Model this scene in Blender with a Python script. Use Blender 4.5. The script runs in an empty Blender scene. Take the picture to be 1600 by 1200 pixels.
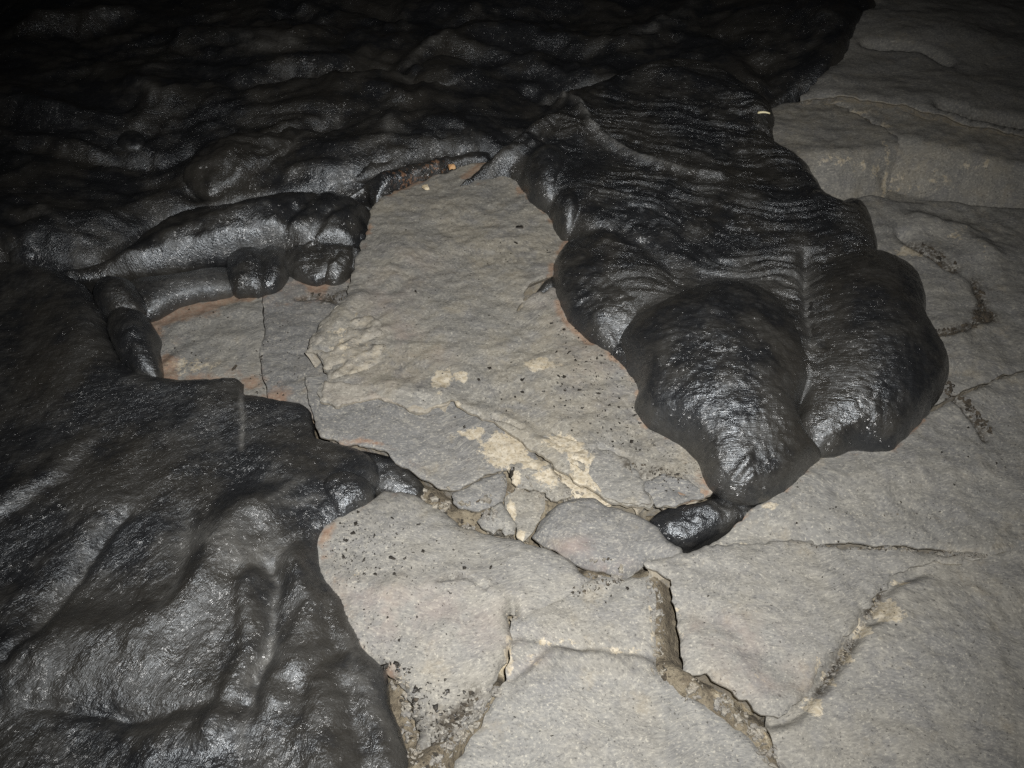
import bpy, math, random
import numpy as np
from mathutils import Vector

SC = bpy.context.scene
COL = SC.collection
random.seed(7)
RNG = np.random.default_rng(11)

# ------------------------------------------------------------------ camera
CAM_H, PITCH, HFOV = 1.60, math.radians(45.0), math.radians(62.0)
cam_d = bpy.data.cameras.new("camera")
cam_d.sensor_fit = 'HORIZONTAL'
cam_d.angle = HFOV
cam_d.clip_start, cam_d.clip_end = 0.02, 400.0
cam = bpy.data.objects.new("camera", cam_d)
cam.location = (0, 0, CAM_H)
cam.rotation_euler = (math.pi / 2 - PITCH, 0, 0)
COL.objects.link(cam)
SC.camera = cam

# ------------------------------------------------------------------ night sky
world = bpy.data.worlds.new("World")
SC.world = world
world.use_nodes = True
wn = world.node_tree
wbg = wn.nodes["Background"]
sky = wn.nodes.new("ShaderNodeTexSky")
sky.sky_type = 'NISHITA'
sky.sun_disc = False
sky.sun_elevation = math.radians(-4.0)
sky.sun_rotation = math.radians(20.0)
wn.links.new(sky.outputs[0], wbg.inputs[0])
wbg.inputs[1].default_value = 0.06

# ------------------------------------------------------------------ the flash that lit the place
fl = bpy.data.lights.new("camera_flash", 'SPOT')
fl.energy = 355.0
fl.color = (1.0, 0.985, 0.955)
fl.spot_size = math.radians(90.0)
fl.spot_blend = 1.0
fl.shadow_soft_size = 0.011
flash = bpy.data.objects.new("camera_flash", fl)
flash.location = (0.07, 0.03, 1.665)
tgt = Vector((0.0, 1.56, 0.0))
flash.rotation_euler = (tgt - Vector(flash.location)).to_track_quat('-Z', 'Y').to_euler()
COL.objects.link(flash)

SC.view_settings.view_transform = 'Standard'
SC.view_settings.look = 'None'
SC.view_settings.exposure = 0.0
SC.view_settings.gamma = 1.0
SC.cycles.use_denoising = False
SC.cycles.max_bounces = 4

# ------------------------------------------------------------------ measuring: photo point -> place on a plane
FOC = 800.0 / math.tan(HFOV / 2)
SP, CP = math.sin(PITCH), math.cos(PITCH)

def ray(px, py):
    u, v = (px - 800.0) / FOC, -(py - 600.0) / FOC
    return u, CP + v * SP, -SP + v * CP

def at(px, py, z0=0.0, sx=0.0, sy=0.0):
    """ground position of a photo point on the plane z = z0 + sx*x + sy*(y-1.5)"""
    dx, dy, dz = ray(px, py)
    t = (z0 - 1.5 * sy - CAM_H) / (dz - sx * dx - sy * dy)
    return (t * dx, t * dy)

def ats(pts, z0=0.0, sx=0.0, sy=0.0):
    out = []
    for p in pts:
        out.append(at(p[0], p[1], z0 if len(p) < 3 else p[2], sx, sy))
    return np.array(out, dtype=np.float64)

# ------------------------------------------------------------------ noise
def _hash(ix, iy, seed):
    n = (ix.astype(np.int64) * 374761393 + iy.astype(np.int64) * 668265263 + seed * 974634777) & 0x7fffffff
    n = ((n ^ (n >> 13)) * 1274126177) & 0x7fffffff
    return ((n ^ (n >> 16)) & 0xffff) / 65535.0

def gnoise(x, y, seed=0):
    x = np.asarray(x, float); y = np.asarray(y, float)
    xi, yi = np.floor(x), np.floor(y)
    xf, yf = x - xi, y - yi
    u = xf * xf * xf * (xf * (xf * 6 - 15) + 10)
    v = yf * yf * yf * (yf * (yf * 6 - 15) + 10)
    def g(ox, oy):
        a = _hash(xi + ox, yi + oy, seed) * 2 * np.pi
        return np.cos(a) * (xf - ox) + np.sin(a) * (yf - oy)
    return ((g(0, 0) * (1 - u) + g(1, 0) * u) * (1 - v) + (g(0, 1) * (1 - u) + g(1, 1) * u) * v) * 1.5

def fbm(x, y, scale, octv=4, seed=0, gain=0.5):
    s, a, f = 0, 1.0, 1.0 / scale
    for k in range(octv):
        s = s + a * gnoise(x * f + 17.3 * k, y * f - 9.1 * k, seed + k)
        a *= gain; f *= 2.03
    return s

def ridged(x, y, scale, octv=3, seed=0):
    s, a, f = 0, 1.0, 1.0 / scale
    for k in range(octv):
        s = s + a * (1 - np.abs(gnoise(x * f + 5.1 * k, y * f + 3.7 * k, seed + k)) * 1.8)
        a *= 0.5; f *= 2.1
    return s

def sstep(a, b, x):
    t = np.clip((x - a) / (b - a), 0, 1)
    return t * t * (3 - 2 * t)

# ------------------------------------------------------------------ outlines and distances
def smooth_closed(P, step):
    n = len(P); out = []
    for i in range(n):
        p0, p1, p2, p3 = P[i - 1], P[i], P[(i + 1) % n], P[(i + 2) % n]
        m = max(2, int(np.linalg.norm(p2 - p1) / step))
        for k in range(m):
            t = k / m
            out.append(0.5 * ((2 * p1) + (-p0 + p2) * t + (2 * p0 - 5 * p1 + 4 * p2 - p3) * t * t + (-p0 + 3 * p1 - 3 * p2 + p3) * t ** 3))
    return np.array(out)

def lin(P, step, closed):
    out = []; n = len(P)
    for i in range(n if closed else n - 1):
        a, b = P[i], P[(i + 1) % n]
        m = max(1, int(np.linalg.norm(b - a) / step))
        for k in range(m):
            out.append(a + (b - a) * k / m)
    if not closed: out.append(P[-1])
    return np.array(out)

def rough(P, amp, scale, seed):
    if amp <= 0: return P
    dx = fbm(P[:, 0], P[:, 1], scale, 3, seed) * amp
    dy = fbm(P[:, 0] + 31, P[:, 1] - 17, scale, 3, seed + 9) * amp
    return P + np.stack([dx, dy], 1)

def seg_near(Q, A, B):
    """distance and nearest point from Q to the segments A-B"""
    n = len(Q); best = np.full(n, 1e9, np.float32); near = np.zeros((n, 2), np.float32)
    Q = Q.astype(np.float32); A = A.astype(np.float32); B = B.astype(np.float32)
    D = B - A; L = (D * D).sum(1) + 1e-12
    ch = max(1, int(3e6 / len(A)))
    for s in range(0, n, ch):
        q = Q[s:s + ch]
        rx = q[:, None, 0] - A[None, :, 0]; ry = q[:, None, 1] - A[None, :, 1]
        t = np.clip((rx * D[:, 0] + ry * D[:, 1]) / L, 0, 1)
        ex = rx - t * D[:, 0]; ey = ry - t * D[:, 1]
        d2 = ex * ex + ey * ey
        k = d2.argmin(1); r = np.arange(len(q))
        best[s:s + ch] = np.sqrt(d2[r, k])
        near[s:s + ch, 0] = q[:, 0] - ex[r, k]; near[s:s + ch, 1] = q[:, 1] - ey[r, k]
    return best.astype(np.float64), near.astype(np.float64)

def inside(Q, P):
    A = P; B = np.roll(P, -1, 0); res = np.zeros(len(Q), bool)
    o = np.argsort(Q[:, 1], kind='stable'); ys = Q[o, 1]; xs = Q[o, 0]; r = np.zeros(len(Q), bool)
    for (ax, ay), (bx, by) in zip(A, B):
        if ay == by: continue
        lo, hi = (ay, by) if ay < by else (by, ay)
        i = np.searchsorted(ys, lo, 'left'); j = np.searchsorted(ys, hi, 'left')
        if j > i:
            r[i:j] ^= xs[i:j] < (bx - ax) * (ys[i:j] - ay) / (by - ay) + ax
    res[o] = r
    return res

def sdf(Q, P):
    R = np.roll(P, -1, 0); ins = inside(Q, P)
    if len(P) < 60:
        d, near = seg_near(Q, P, R)
    else:
        C_ = P[::8]
        d, near = seg_near(Q, C_, np.roll(C_, -1, 0))
        span = np.linalg.norm(C_ - np.roll(C_, -1, 0), axis=1).max()
        k = d < span * 1.2
        d[k], near[k] = seg_near(Q[k], P, R)
    return np.where(ins, d, -d), near

def dline(Q, L):
    return seg_near(Q, L[:-1], L[1:])[0]

# ------------------------------------------------------------------ inflating an outline into a smooth pillow
class Pillow:
    def __init__(self, P, res=56):
        lo, hi = P.min(0), P.max(0)
        self.h = max(hi - lo) / res
        self.lo = lo - 3 * self.h
        nx = int((hi[0] - lo[0]) / self.h) + 7; ny = int((hi[1] - lo[1]) / self.h) + 7
        gx = self.lo[0] + np.arange(nx) * self.h; gy = self.lo[1] + np.arange(ny) * self.h
        X, Y = np.meshgrid(gx, gy)
        d, _ = sdf(np.stack([X.ravel(), Y.ravel()], 1), lin(P, self.h * 2, True))
        m = (d.reshape(X.shape) > -1.0 * self.h).astype(float)
        u = np.zeros_like(X)
        for k in range(500):
            v = np.zeros_like(u)
            v[1:-1, 1:-1] = 0.25 * (u[:-2, 1:-1] + u[2:, 1:-1] + u[1:-1, :-2] + u[1:-1, 2:]) + 1.0
            u = v * m
        self.u = u / u.max()
    def __call__(self, x, y, d):
        fx = np.clip((x - self.lo[0]) / self.h, 0, self.u.shape[1] - 1.001)
        fy = np.clip((y - self.lo[1]) / self.h, 0, self.u.shape[0] - 1.001)
        i, j = fx.astype(int), fy.astype(int); a, b = fx - i, fy - j
        u = self.u
        w = (u[j, i] * (1 - a) + u[j, i + 1] * a) * (1 - b) + (u[j + 1, i] * (1 - a) + u[j + 1, i + 1] * a) * b
        e = np.clip(d / (2.2 * self.h), 0, 1)
        return np.sqrt(np.clip(w, 0, 1)) * np.sqrt(np.clip(1 - (1 - e) ** 2, 0, 1))

# ------------------------------------------------------------------ a sheet of rock cut to an outline, with real edges
def link_mesh(name, V, F, mat, parent=None, origin=None, smooth=None, attrs=None):
    me = bpy.data.meshes.new(name)
    V = np.asarray(V, float)
    if parent is not None: o0 = np.array(parent.location)
    elif origin is not None: o0 = np.array(origin)
    else: o0 = np.zeros(3)
    W = (V - o0).astype(np.float32)
    F = np.asarray(F)
    me.vertices.add(len(W)); me.vertices.foreach_set("co", W.ravel())
    nf, k = F.shape
    me.loops.add(nf * k); me.loops.foreach_set("vertex_index", F.ravel().astype(np.int32))
    me.polygons.add(nf)
    me.polygons.foreach_set("loop_start", (np.arange(nf) * k).astype(np.int32))
    sm = np.ones(nf, bool) if smooth is None else smooth
    me.polygons.foreach_set("use_smooth", sm)
    me.update(calc_edges=True)
    for nm, arr in (attrs or {}).items():
        at_ = me.attributes.new(nm, 'FLOAT', 'POINT')
        at_.data.foreach_set("value", np.asarray(arr, np.float32))
    me.materials.append(mat)
    ob = bpy.data.objects.new(name, me)
    COL.objects.link(ob)
    if parent is not None: ob.parent = parent
    else: ob.location = o0
    return ob

def sheet(name, P, h, zfun, mat, parent=None, inset=0.0, skirt=((0.0, 0.03),), attrs=None, sharp=True, zfloor=None, grow=None):
    lo, hi = P.min(0) - h, P.max(0) + h
    gx = np.arange(lo[0], hi[0] + h, h)
    if grow:
        gy = [lo[1]]
        while gy[-1] < hi[1] + h: gy.append(gy[-1] + h * max(1.0, gy[-1] / grow))
        gy = np.array(gy)
    else: gy = np.arange(lo[1], hi[1] + h, h)
    nx, ny = len(gx), len(gy)
    X, Y = np.meshgrid(gx, gy)
    Q = np.stack([X.ravel(), Y.ravel()], 1)
    d, near = sdf(Q, P)
    n = (Q - near) / np.maximum(np.abs(d), 1e-6)[:, None] * np.sign(d)[:, None]
    d = d - inset
    ok = (d > -0.72 * h).reshape(ny, nx)
    cell = ok[:-1, :-1] & ok[1:, :-1] & ok[:-1, 1:] & ok[1:, 1:]
    cin = (d > 0).reshape(ny, nx)
    cell &= (cin[:-1, :-1] | cin[1:, :-1] | cin[:-1, 1:] | cin[1:, 1:])
    jj, ii = np.nonzero(cell)
    i00 = jj * nx + ii
    F = np.stack([i00, i00 + 1, i00 + nx + 1, i00 + nx], 1)
    used = np.zeros(nx * ny, bool); used[F.ravel()] = True
    out = used & (d < 0.12 * h)
    Q[out] -= n[out] * d[out][:, None]
    d = np.where(out, 0.0, d)
    E0 = np.concatenate([F[:, [0, 1]], F[:, [1, 2]], F[:, [2, 3]], F[:, [3, 0]]])
    k0 = np.minimum(E0[:, 0], E0[:, 1]).astype(np.int64) * (nx * ny) + np.maximum(E0[:, 0], E0[:, 1])
    _, iv, ct = np.unique(k0, return_inverse=True, return_counts=True)
    r0 = np.unique(E0[ct[iv] == 1].ravel()); r0 = r0[(d[r0] > 0) & (d[r0] < 1.3 * h)]
    Q[r0] -= n[r0] * d[r0][:, None]; d[r0] = 0.0
    idx = -np.ones(nx * ny, int); idx[used] = np.arange(used.sum())
    F = idx[F]; Q = Q[used]; d = d[used]
    z = zfun(Q[:, 0], Q[:, 1], d)
    at_v = {k: f(Q[:, 0], Q[:, 1], d) for k, f in (attrs or {}).items()}
    V = np.column_stack([Q, z])
    # boundary
    E = np.concatenate([F[:, [0, 1]], F[:, [1, 2]], F[:, [2, 3]], F[:, [3, 0]]])
    key = np.minimum(E[:, 0], E[:, 1]).astype(np.int64) * len(V) + np.maximum(E[:, 0], E[:, 1])
    _, inv, cnt = np.unique(key, return_inverse=True, return_counts=True)
    B = E[cnt[inv] == 1]
    bn = np.zeros((len(V), 2))
    ev = V[B[:, 1], :2] - V[B[:, 0], :2]
    nrm = np.stack([-ev[:, 1], ev[:, 0]], 1)          # inward for a counter-clockwise rim
    np.add.at(bn, B[:, 0], nrm); np.add.at(bn, B[:, 1], nrm)
    bl = np.linalg.norm(bn, axis=1, keepdims=True); bn = bn / np.maximum(bl, 1e-9)
    rim = np.unique(B.ravel()); nr = len(rim)
    pos = -np.ones(len(V), int); pos[rim] = np.arange(nr)
    rings = []
    sk = list(skirt)
    if sharp: sk = [(0.0, 0.0)] + sk
    for (inw, dn) in sk:
        r = V[rim].copy()
        r[:, :2] += bn[rim] * inw
        r[:, 2] -= dn
        if zfloor is not None: r[:, 2] = np.minimum(V[rim][:, 2], np.maximum(r[:, 2], zfloor))
        rings.append(r)
    base = len(V); FF = [F]; SM = [np.ones(len(F), bool)]
    prev = None
    for k in range(len(rings)):
        cur = base + k * nr + pos
        if k == 0:
            if not sharp:
                FF.append(np.stack([B[:, 1], B[:, 0], cur[B[:, 0]], cur[B[:, 1]]], 1)); SM.append(np.ones(len(B), bool))
        else:
            FF.append(np.stack([prev[B[:, 1]], prev[B[:, 0]], cur[B[:, 0]], cur[B[:, 1]]], 1)); SM.append(np.full(len(B), not sharp))
        prev = cur
    Vall = np.concatenate([V] + rings)
    av = {k: np.concatenate([a] + [a[rim]] * len(rings)) for k, a in at_v.items()}
    if sharp: av["edge"] = np.concatenate([np.zeros(len(V)), np.zeros(nr)] + [np.ones(nr)] * (len(rings) - 1))
    org = None
    if parent is None:
        org = (float(Q[:, 0].mean()), float(Q[:, 1].mean()), float(V[:, 2].min() - sk[-1][1]))
    return link_mesh(name, Vall, np.concatenate(FF), mat, parent, org, np.concatenate(SM), av)

def tag(o, label, cat, group=None, kind=None):
    o["label"] = label; o["category"] = cat
    if group: o["group"] = group
    if kind: o["kind"] = kind
    return o

def empty(name, loc):
    o = bpy.data.objects.new(name, None)
    o.empty_display_size = 0.1
    o.location = loc
    COL.objects.link(o)
    return o

# ------------------------------------------------------------------ materials
class NT:
    def __init__(self, name):
        self.m = bpy.data.materials.new(name); self.m.use_nodes = True
        self.t = self.m.node_tree; self.b = self.t.nodes["Principled BSDF"]
        self.co = self.n("ShaderNodeTexCoord").outputs["Object"]
    def n(self, ty, **kw):
        nd = self.t.nodes.new(ty)
        for k, v in kw.items(): setattr(nd, k, v)
        return nd
    def l(self, a, b): self.t.links.new(a, b)
    def val(self, sock, v):
        if isinstance(v, (int, float)): sock.default_value = v
        elif isinstance(v, tuple): sock.default_value = v if len(v) == len(sock.default_value) else v + (1,)
        else: self.l(v, sock)
    def mapping(self, rot=0.0, scale=(1, 1, 1), src=None):
        m = self.n("ShaderNodeMapping"); self.l(src or self.co, m.inputs[0])
        m.inputs["Rotation"].default_value = (0, 0, rot); m.inputs["Scale"].default_value = scale
        return m.outputs[0]
    def noise(self, scale, detail=4, rough=0.55, src=None, dist=0.0, color=False):
        n = self.n("ShaderNodeTexNoise"); self.l(src or self.co, n.inputs["Vector"])
        n.inputs["Scale"].default_value = scale; n.inputs["Detail"].default_value = detail
        n.inputs["Roughness"].default_value = rough; n.inputs["Distortion"].default_value = dist
        return n.outputs["Color" if color else "Fac"]
    def vor(self, scale, src=None, feature='F1', out="Distance"):
        n = self.n("ShaderNodeTexVoronoi", feature=feature); self.l(src or self.co, n.inputs["Vector"])
        n.inputs["Scale"].default_value = scale
        return n.outputs[out]
    def attr(self, name):
        a = self.n("ShaderNodeAttribute", attribute_name=name); return a.outputs["Fac"]
    def math(self, op, a, b=0.0, clamp=False):
        m = self.n("ShaderNodeMath", operation=op, use_clamp=clamp)
        self.val(m.inputs[0], a); self.val(m.inputs[1], b); return m.outputs[0]
    def ramp(self, f, a, b, lo=0.0, hi=1.0):
        m = self.n("ShaderNodeMapRange", interpolation_type='SMOOTHSTEP'); self.val(m.inputs[0], f)
        for k, v in zip((1, 2, 3, 4), (a, b, lo, hi)): m.inputs[k].default_value = v
        return m.outputs[0]
    def mix(self, f, a, b, mode='MIX'):
        m = self.n("ShaderNodeMix", data_type='RGBA', blend_type=mode)
        self.val(m.inputs[0], f); self.val(m.inputs[6], a); self.val(m.inputs[7], b); return m.outputs[2]
    def bump(self, hgt, dist, strength=1.0, prev=None):
        b = self.n("ShaderNodeBump"); self.l(hgt, b.inputs["Height"])
        b.inputs["Distance"].default_value = dist; b.inputs["Strength"].default_value = strength
        if prev is not None: self.l(prev, b.inputs["Normal"])
        return b.outputs[0]

def mat_lava(name, stretch=6.0, gloss=0.36, fiber=1.0, spec=0.9, grain=1.0, coat=0.55):
    t = NT(name)
    cx = t.n("ShaderNodeCombineXYZ"); t.l(t.attr("fu"), cx.inputs[0]); t.l(t.math('MULTIPLY', t.attr("fv"), stretch), cx.inputs[1])
    warp = t.noise(7.0, 3, color=True)
    wv = t.n("ShaderNodeVectorMath", operation='MULTIPLY_ADD'); t.l(warp, wv.inputs[0])
    wv.inputs[1].default_value = (0.06, 0.16, 0.0); t.l(cx.outputs[0], wv.inputs[2])
    fib = wv.outputs[0]
    f1 = t.noise(26, 4, 0.6, fib, 0.4)
    f2 = t.noise(95, 3, 0.6, fib, 0.2)
    g1 = t.noise(165, 2, 0.6)
    g2 = t.noise(46, 5, 0.65)
    patch = t.noise(4.5, 5, 0.65)
    pf = t.ramp(patch, 0.42, 0.60)
    glassy = t.ramp(t.noise(9, 5, 0.7), 0.42, 0.62)
    col = t.mix(pf, (0.0140, 0.0145, 0.0158), (0.0290, 0.0265, 0.0225))
    col = t.mix(t.ramp(g2, 0.52, 0.75, 0, 0.5), col, (0.046, 0.044, 0.041))
    col = t.mix(t.ramp(f2, 0.56, 0.72, 0, 0.4), col, (0.048, 0.048, 0.048))
    dust = t.math('MULTIPLY', t.attr("dust"), t.ramp(t.noise(70, 4, 0.65), 0.25, 0.6))
    col = t.mix(t.math('MULTIPLY', dust, 0.8), col, (0.105, 0.10, 0.09))
    rst = t.math('MULTIPLY', t.attr("rust"), t.ramp(t.noise(75, 4), 0.52, 0.62))
    col = t.mix(rst, col, (0.24, 0.125, 0.065))
    t.l(col, t.b.inputs["Base Color"])
    r = t.ramp(t.noise(30, 5, 0.7), 0.3, 0.7, gloss - 0.06, gloss + 0.10)
    r = t.math('ADD', r, t.math('MULTIPLY', glassy, 0.20))
    r = t.math('ADD', r, t.math('MULTIPLY', t.attr("dust"), 0.3), True)
    t.l(r, t.b.inputs["Roughness"])
    t.b.inputs["Specular IOR Level"].default_value = spec
    t.b.inputs["Specular Tint"].default_value = (0.88, 0.94, 1.0, 1)
    n1 = t.bump(f1, 0.0055, 0.40 * fiber)
    n2 = t.bump(f2, 0.0036, 0.55 * fiber, n1)
    n3 = t.bump(g2, 0.0040, 0.40 * grain, n2)
    n4 = t.bump(g1, 0.0036, 0.5 * grain, n3)
    t.l(n4, t.b.inputs["Normal"])
    def facet(scale, k, base):
        c_ = t.vor(scale, None, 'F1', "Color")
        sb = t.n("ShaderNodeVectorMath", operation='SUBTRACT'); t.l(c_, sb.inputs[0]); sb.inputs[1].default_value = (0.5, 0.5, 0.5)
        ad = t.n("ShaderNodeVectorMath", operation='MULTIPLY_ADD'); t.l(sb.outputs[0], ad.inputs[0]); ad.inputs[1].default_value = (k, k, k); t.l(base, ad.inputs[2])
        nn = t.n("ShaderNodeVectorMath", operation='NORMALIZE'); t.l(ad.outputs[0], nn.inputs[0])
        return nn.outputs[0]
    t.l(facet(165, 0.80, n4), t.b.inputs["Coat Normal"])
    t.l(t.math('MULTIPLY', t.ramp(t.noise(13, 4, 0.7), 0.36, 0.60, 0.1, 1.0), coat), t.b.inputs["Coat Weight"])
    t.b.inputs["Coat Roughness"].default_value = 0.20
    t.b.inputs["Coat IOR"].default_value = 1.6
    return t.m

def mat_slab(name, base=(0.190, 0.185, 0.173), alt=(0.232, 0.216, 0.182), rot=0.3, altmix=0.5):
    t = NT(name)
    warp = t.noise(2.2, 2, color=True)
    wv = t.n("ShaderNodeVectorMath", operation='MULTIPLY_ADD'); t.l(warp, wv.inputs[0])
    wv.inputs[1].default_value = (0.3, 0.3, 0.0); t.l(t.co, wv.inputs[2])
    st = t.mapping(rot, (1.0, 1.9, 1.0), wv.outputs[0])
    streak = t.noise(110, 5, 0.7, st)
    streak2 = t.noise(26, 6, 0.65, st, 0.6)
    grain = t.noise(300, 3, 0.7)
    speck = t.noise(170, 2, 0.5)
    blot = t.noise(5.5, 6, 0.65)
    blot2 = t.noise(14, 6, 0.68)
    pits = t.vor(60)
    col = t.mix(t.ramp(blot, 0.40, 0.62, 0, altmix), base, alt)
    col = t.mix(t.ramp(blot2, 0.48, 0.64, 0, 0.6), col, (0.155, 0.153, 0.152))
    col = t.mix(t.ramp(t.noise(9, 6, 0.7), 0.55, 0.68, 0, 0.55), col, (0.245, 0.215, 0.165))
    col = t.mix(t.ramp(streak2, 0.53, 0.70, 0, 0.55), col, (0.30, 0.285, 0.25))
    col = t.mix(t.ramp(streak2, 0.45, 0.30, 0, 0.55), col, (0.120, 0.118, 0.115))
    col = t.mix(t.ramp(streak, 0.50, 0.68, 0, 0.75), col, (0.33, 0.315, 0.275))
    col = t.mix(t.ramp(streak, 0.47, 0.31, 0, 0.75), col, (0.098, 0.096, 0.092))
    col = t.mix(t.ramp(speck, 0.62, 0.72, 0, 0.6), col, (0.42, 0.395, 0.335))
    col = t.mix(t.ramp(speck, 0.36, 0.27, 0, 0.8), col, (0.060, 0.057, 0.053))
    brk = t.ramp(t.noise(34, 5, 0.65), 0.34, 0.60)
    brk2 = t.noise(90, 4, 0.6)
    tan = t.ramp(t.math('ADD', t.math('MULTIPLY', t.attr("tan"), 1.15), t.math('MULTIPLY', t.math('SUBTRACT', t.noise(34, 8, 0.75), 0.5), 2.6)), 0.50, 0.66)
    tcol = t.mix(t.ramp(brk2, 0.35, 0.65), (0.36, 0.305, 0.215), (0.48, 0.432, 0.345))
    tcol = t.mix(t.ramp(speck, 0.45, 0.33, 0, 0.6), tcol, (0.15, 0.13, 0.10))
    col = t.mix(t.math('MULTIPLY', tan, 0.85), col, tcol)
    pk = t.math('MULTIPLY', t.attr("pink"), t.ramp(t.noise(18, 4), 0.35, 0.65))
    col = t.mix(t.math('MULTIPLY', pk, 0.42), col, (0.225, 0.172, 0.152))
    rust = t.ramp(t.math('ADD', t.attr("rust"), t.math('MULTIPLY', t.math('SUBTRACT', t.noise(26, 6, 0.7), 0.5), 2.0)), 0.3, 1.0)
    rc = t.mix(t.ramp(brk2, 0.35, 0.65), (0.235, 0.122, 0.066), (0.26, 0.178, 0.118))
    col = t.mix(t.math('MULTIPLY', rust, 0.6), col, rc)
    grit = t.math('MULTIPLY', t.attr("grit"), t.ramp(t.noise(120, 4, 0.7), 0.36, 0.56))  # dark crumbs in the cracks, plus a painted shadow at the ledge foot
    col = t.mix(t.math('MULTIPLY', grit, 0.85), col, (0.045, 0.038, 0.029))
    eg = t.math('MULTIPLY', t.attr("edge"), brk)
    col = t.mix(t.math('MULTIPLY', eg, 0.6), col, (0.28, 0.235, 0.165))
    t.l(col, t.b.inputs["Base Color"])
    t.b.inputs["Roughness"].default_value = 0.78
    t.b.inputs["Specular IOR Level"].default_value = 0.3
    n0 = t.bump(blot2, 0.006, 0.2)
    n1 = t.bump(streak2, 0.004, 0.5, n0)
    n2 = t.bump(streak, 0.0018, 0.5, n1)
    n3 = t.bump(grain, 0.0009, 0.6, n2)
    n4 = t.bump(pits, 0.0020, 0.3, n3)
    t.l(n4, t.b.inputs["Normal"])
    return t.m

def mat_ground():
    t = NT("rubble_ground")
    a = t.noise(22, 6, 0.7); b = t.noise(110, 5, 0.7); c = t.noise(5, 3)
    col = t.mix(t.ramp(a, 0.35, 0.65), (0.105, 0.085, 0.058), (0.20, 0.17, 0.12))
    col = t.mix(t.ramp(b, 0.5, 0.32, 0, 0.9), col, (0.04, 0.034, 0.026))
    col = t.mix(t.ramp(b, 0.58, 0.7, 0, 0.7), col, (0.28, 0.25, 0.20))
    tan = t.ramp(t.math('ADD', t.attr("tan"), t.math('MULTIPLY', t.math('SUBTRACT', a, 0.5), 1.2)), 0.4, 0.75)
    col = t.mix(tan, col, t.mix(t.ramp(b, 0.4, 0.6), (0.34, 0.275, 0.18), (0.45, 0.40, 0.30)))
    t.l(col, t.b.inputs["Base Color"]); t.b.inputs["Roughness"].default_value = 0.9
    n1 = t.bump(a, 0.012, 0.8); n2 = t.bump(b, 0.005, 0.9, n1)
    t.l(n2, t.b.inputs["Normal"])
    return t.m

def mat_plain(name, c1, c2, scale=60, rough=0.7, bd=0.002):
    t = NT(name)
    a = t.noise(scale, 4, 0.65)
    t.l(t.mix(t.ramp(a, 0.35, 0.65), c1, c2), t.b.inputs["Base Color"])
    t.b.inputs["Roughness"].default_value = rough
    t.l(t.bump(a, bd, 0.7), t.b.inputs["Normal"])
    return t.m

M_A = mat_lava("fresh_lava_draped", stretch=5.0, gloss=0.34, fiber=0.85, grain=0.9, spec=0.8, coat=0.5)
M_B = mat_lava("fresh_lava_far", stretch=6.0, gloss=0.29, spec=0.6, fiber=1.0, grain=0.8)
M_C = mat_lava("fresh_lava_ropy", stretch=6.0, gloss=0.28, fiber=1.2, grain=0.9, spec=0.9, coat=0.7)
M_L = mat_lava("fresh_lava_toe", stretch=5.0, gloss=0.29, fiber=0.8, grain=0.85, spec=1.0, coat=0.6)
M_S = mat_slab("old_lava_grey")
M_S2 = mat_slab("old_lava_grey_plain", base=(0.176, 0.173, 0.164), alt=(0.220, 0.206, 0.175), rot=1.1, altmix=0.4)
M_ST = mat_slab("old_lava_tan", base=(0.180, 0.174, 0.159), alt=(0.238, 0.216, 0.174), rot=-0.4, altmix=0.8)
M_SD = mat_slab("old_lava_dark_smooth", base=(0.148, 0.148, 0.147), alt=(0.180, 0.172, 0.158), rot=0.1, altmix=0.5)
M_SL = mat_slab("old_lava_light", base=(0.190, 0.187, 0.177), alt=(0.226, 0.211, 0.182), rot=1.3, altmix=0.6)
M_CRM = mat_slab("old_lava_pale", base=(0.235, 0.218, 0.188), alt=(0.31, 0.275, 0.215), rot=0.8, altmix=0.9)
M_G = mat_ground()
M_FL = mat_plain("black_glass_flake", (0.012, 0.011, 0.010), (0.035, 0.030, 0.024), 90, 0.45)
M_GR = mat_plain("dark_grit", (0.022, 0.019, 0.015), (0.075, 0.06, 0.042), 70, 0.9)
M_CR = mat_plain("cream_rock", (0.46, 0.37, 0.23), (0.62, 0.54, 0.39), 45, 0.85)
M_OR = mat_plain("baked_orange_rock", (0.50, 0.27, 0.12), (0.58, 0.38, 0.20), 60, 0.85)
M_RBR = mat_plain("brown_pebble", (0.10, 0.075, 0.05), (0.16, 0.125, 0.09), 60, 0.85)
M_TW = mat_plain("straw", (0.85, 0.74, 0.42), (0.9, 0.82, 0.55), 60, 0.6)

# ------------------------------------------------------------------ feature helpers
def W(pts, z=0.0):
    return ats(pts, z)

def ridge_sum(feats):
    """feats: (points in the photo, level, height, half-width[, roughness])"""
    L = []
    for f in feats:
        l = lin(W(f[0], f[1]), 0.02, False)
        l = rough(l, f[4] if len(f) > 4 else 0.006, 0.06, 5)
        L.append((l, f[2], f[3]))
    def fn(x, y):
        Q = np.stack([x, y], 1); s = np.zeros(len(x))
        for l, hgt, w in L:
            lo, hi = l.min(0) - 3 * w, l.max(0) + 3 * w
            k = (x > lo[0]) & (x < hi[0]) & (y > lo[1]) & (y < hi[1])
            if k.any():
                s[k] += hgt * np.exp(-(dline(Q[k], l) / w) ** 2)
        return s
    return fn

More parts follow.
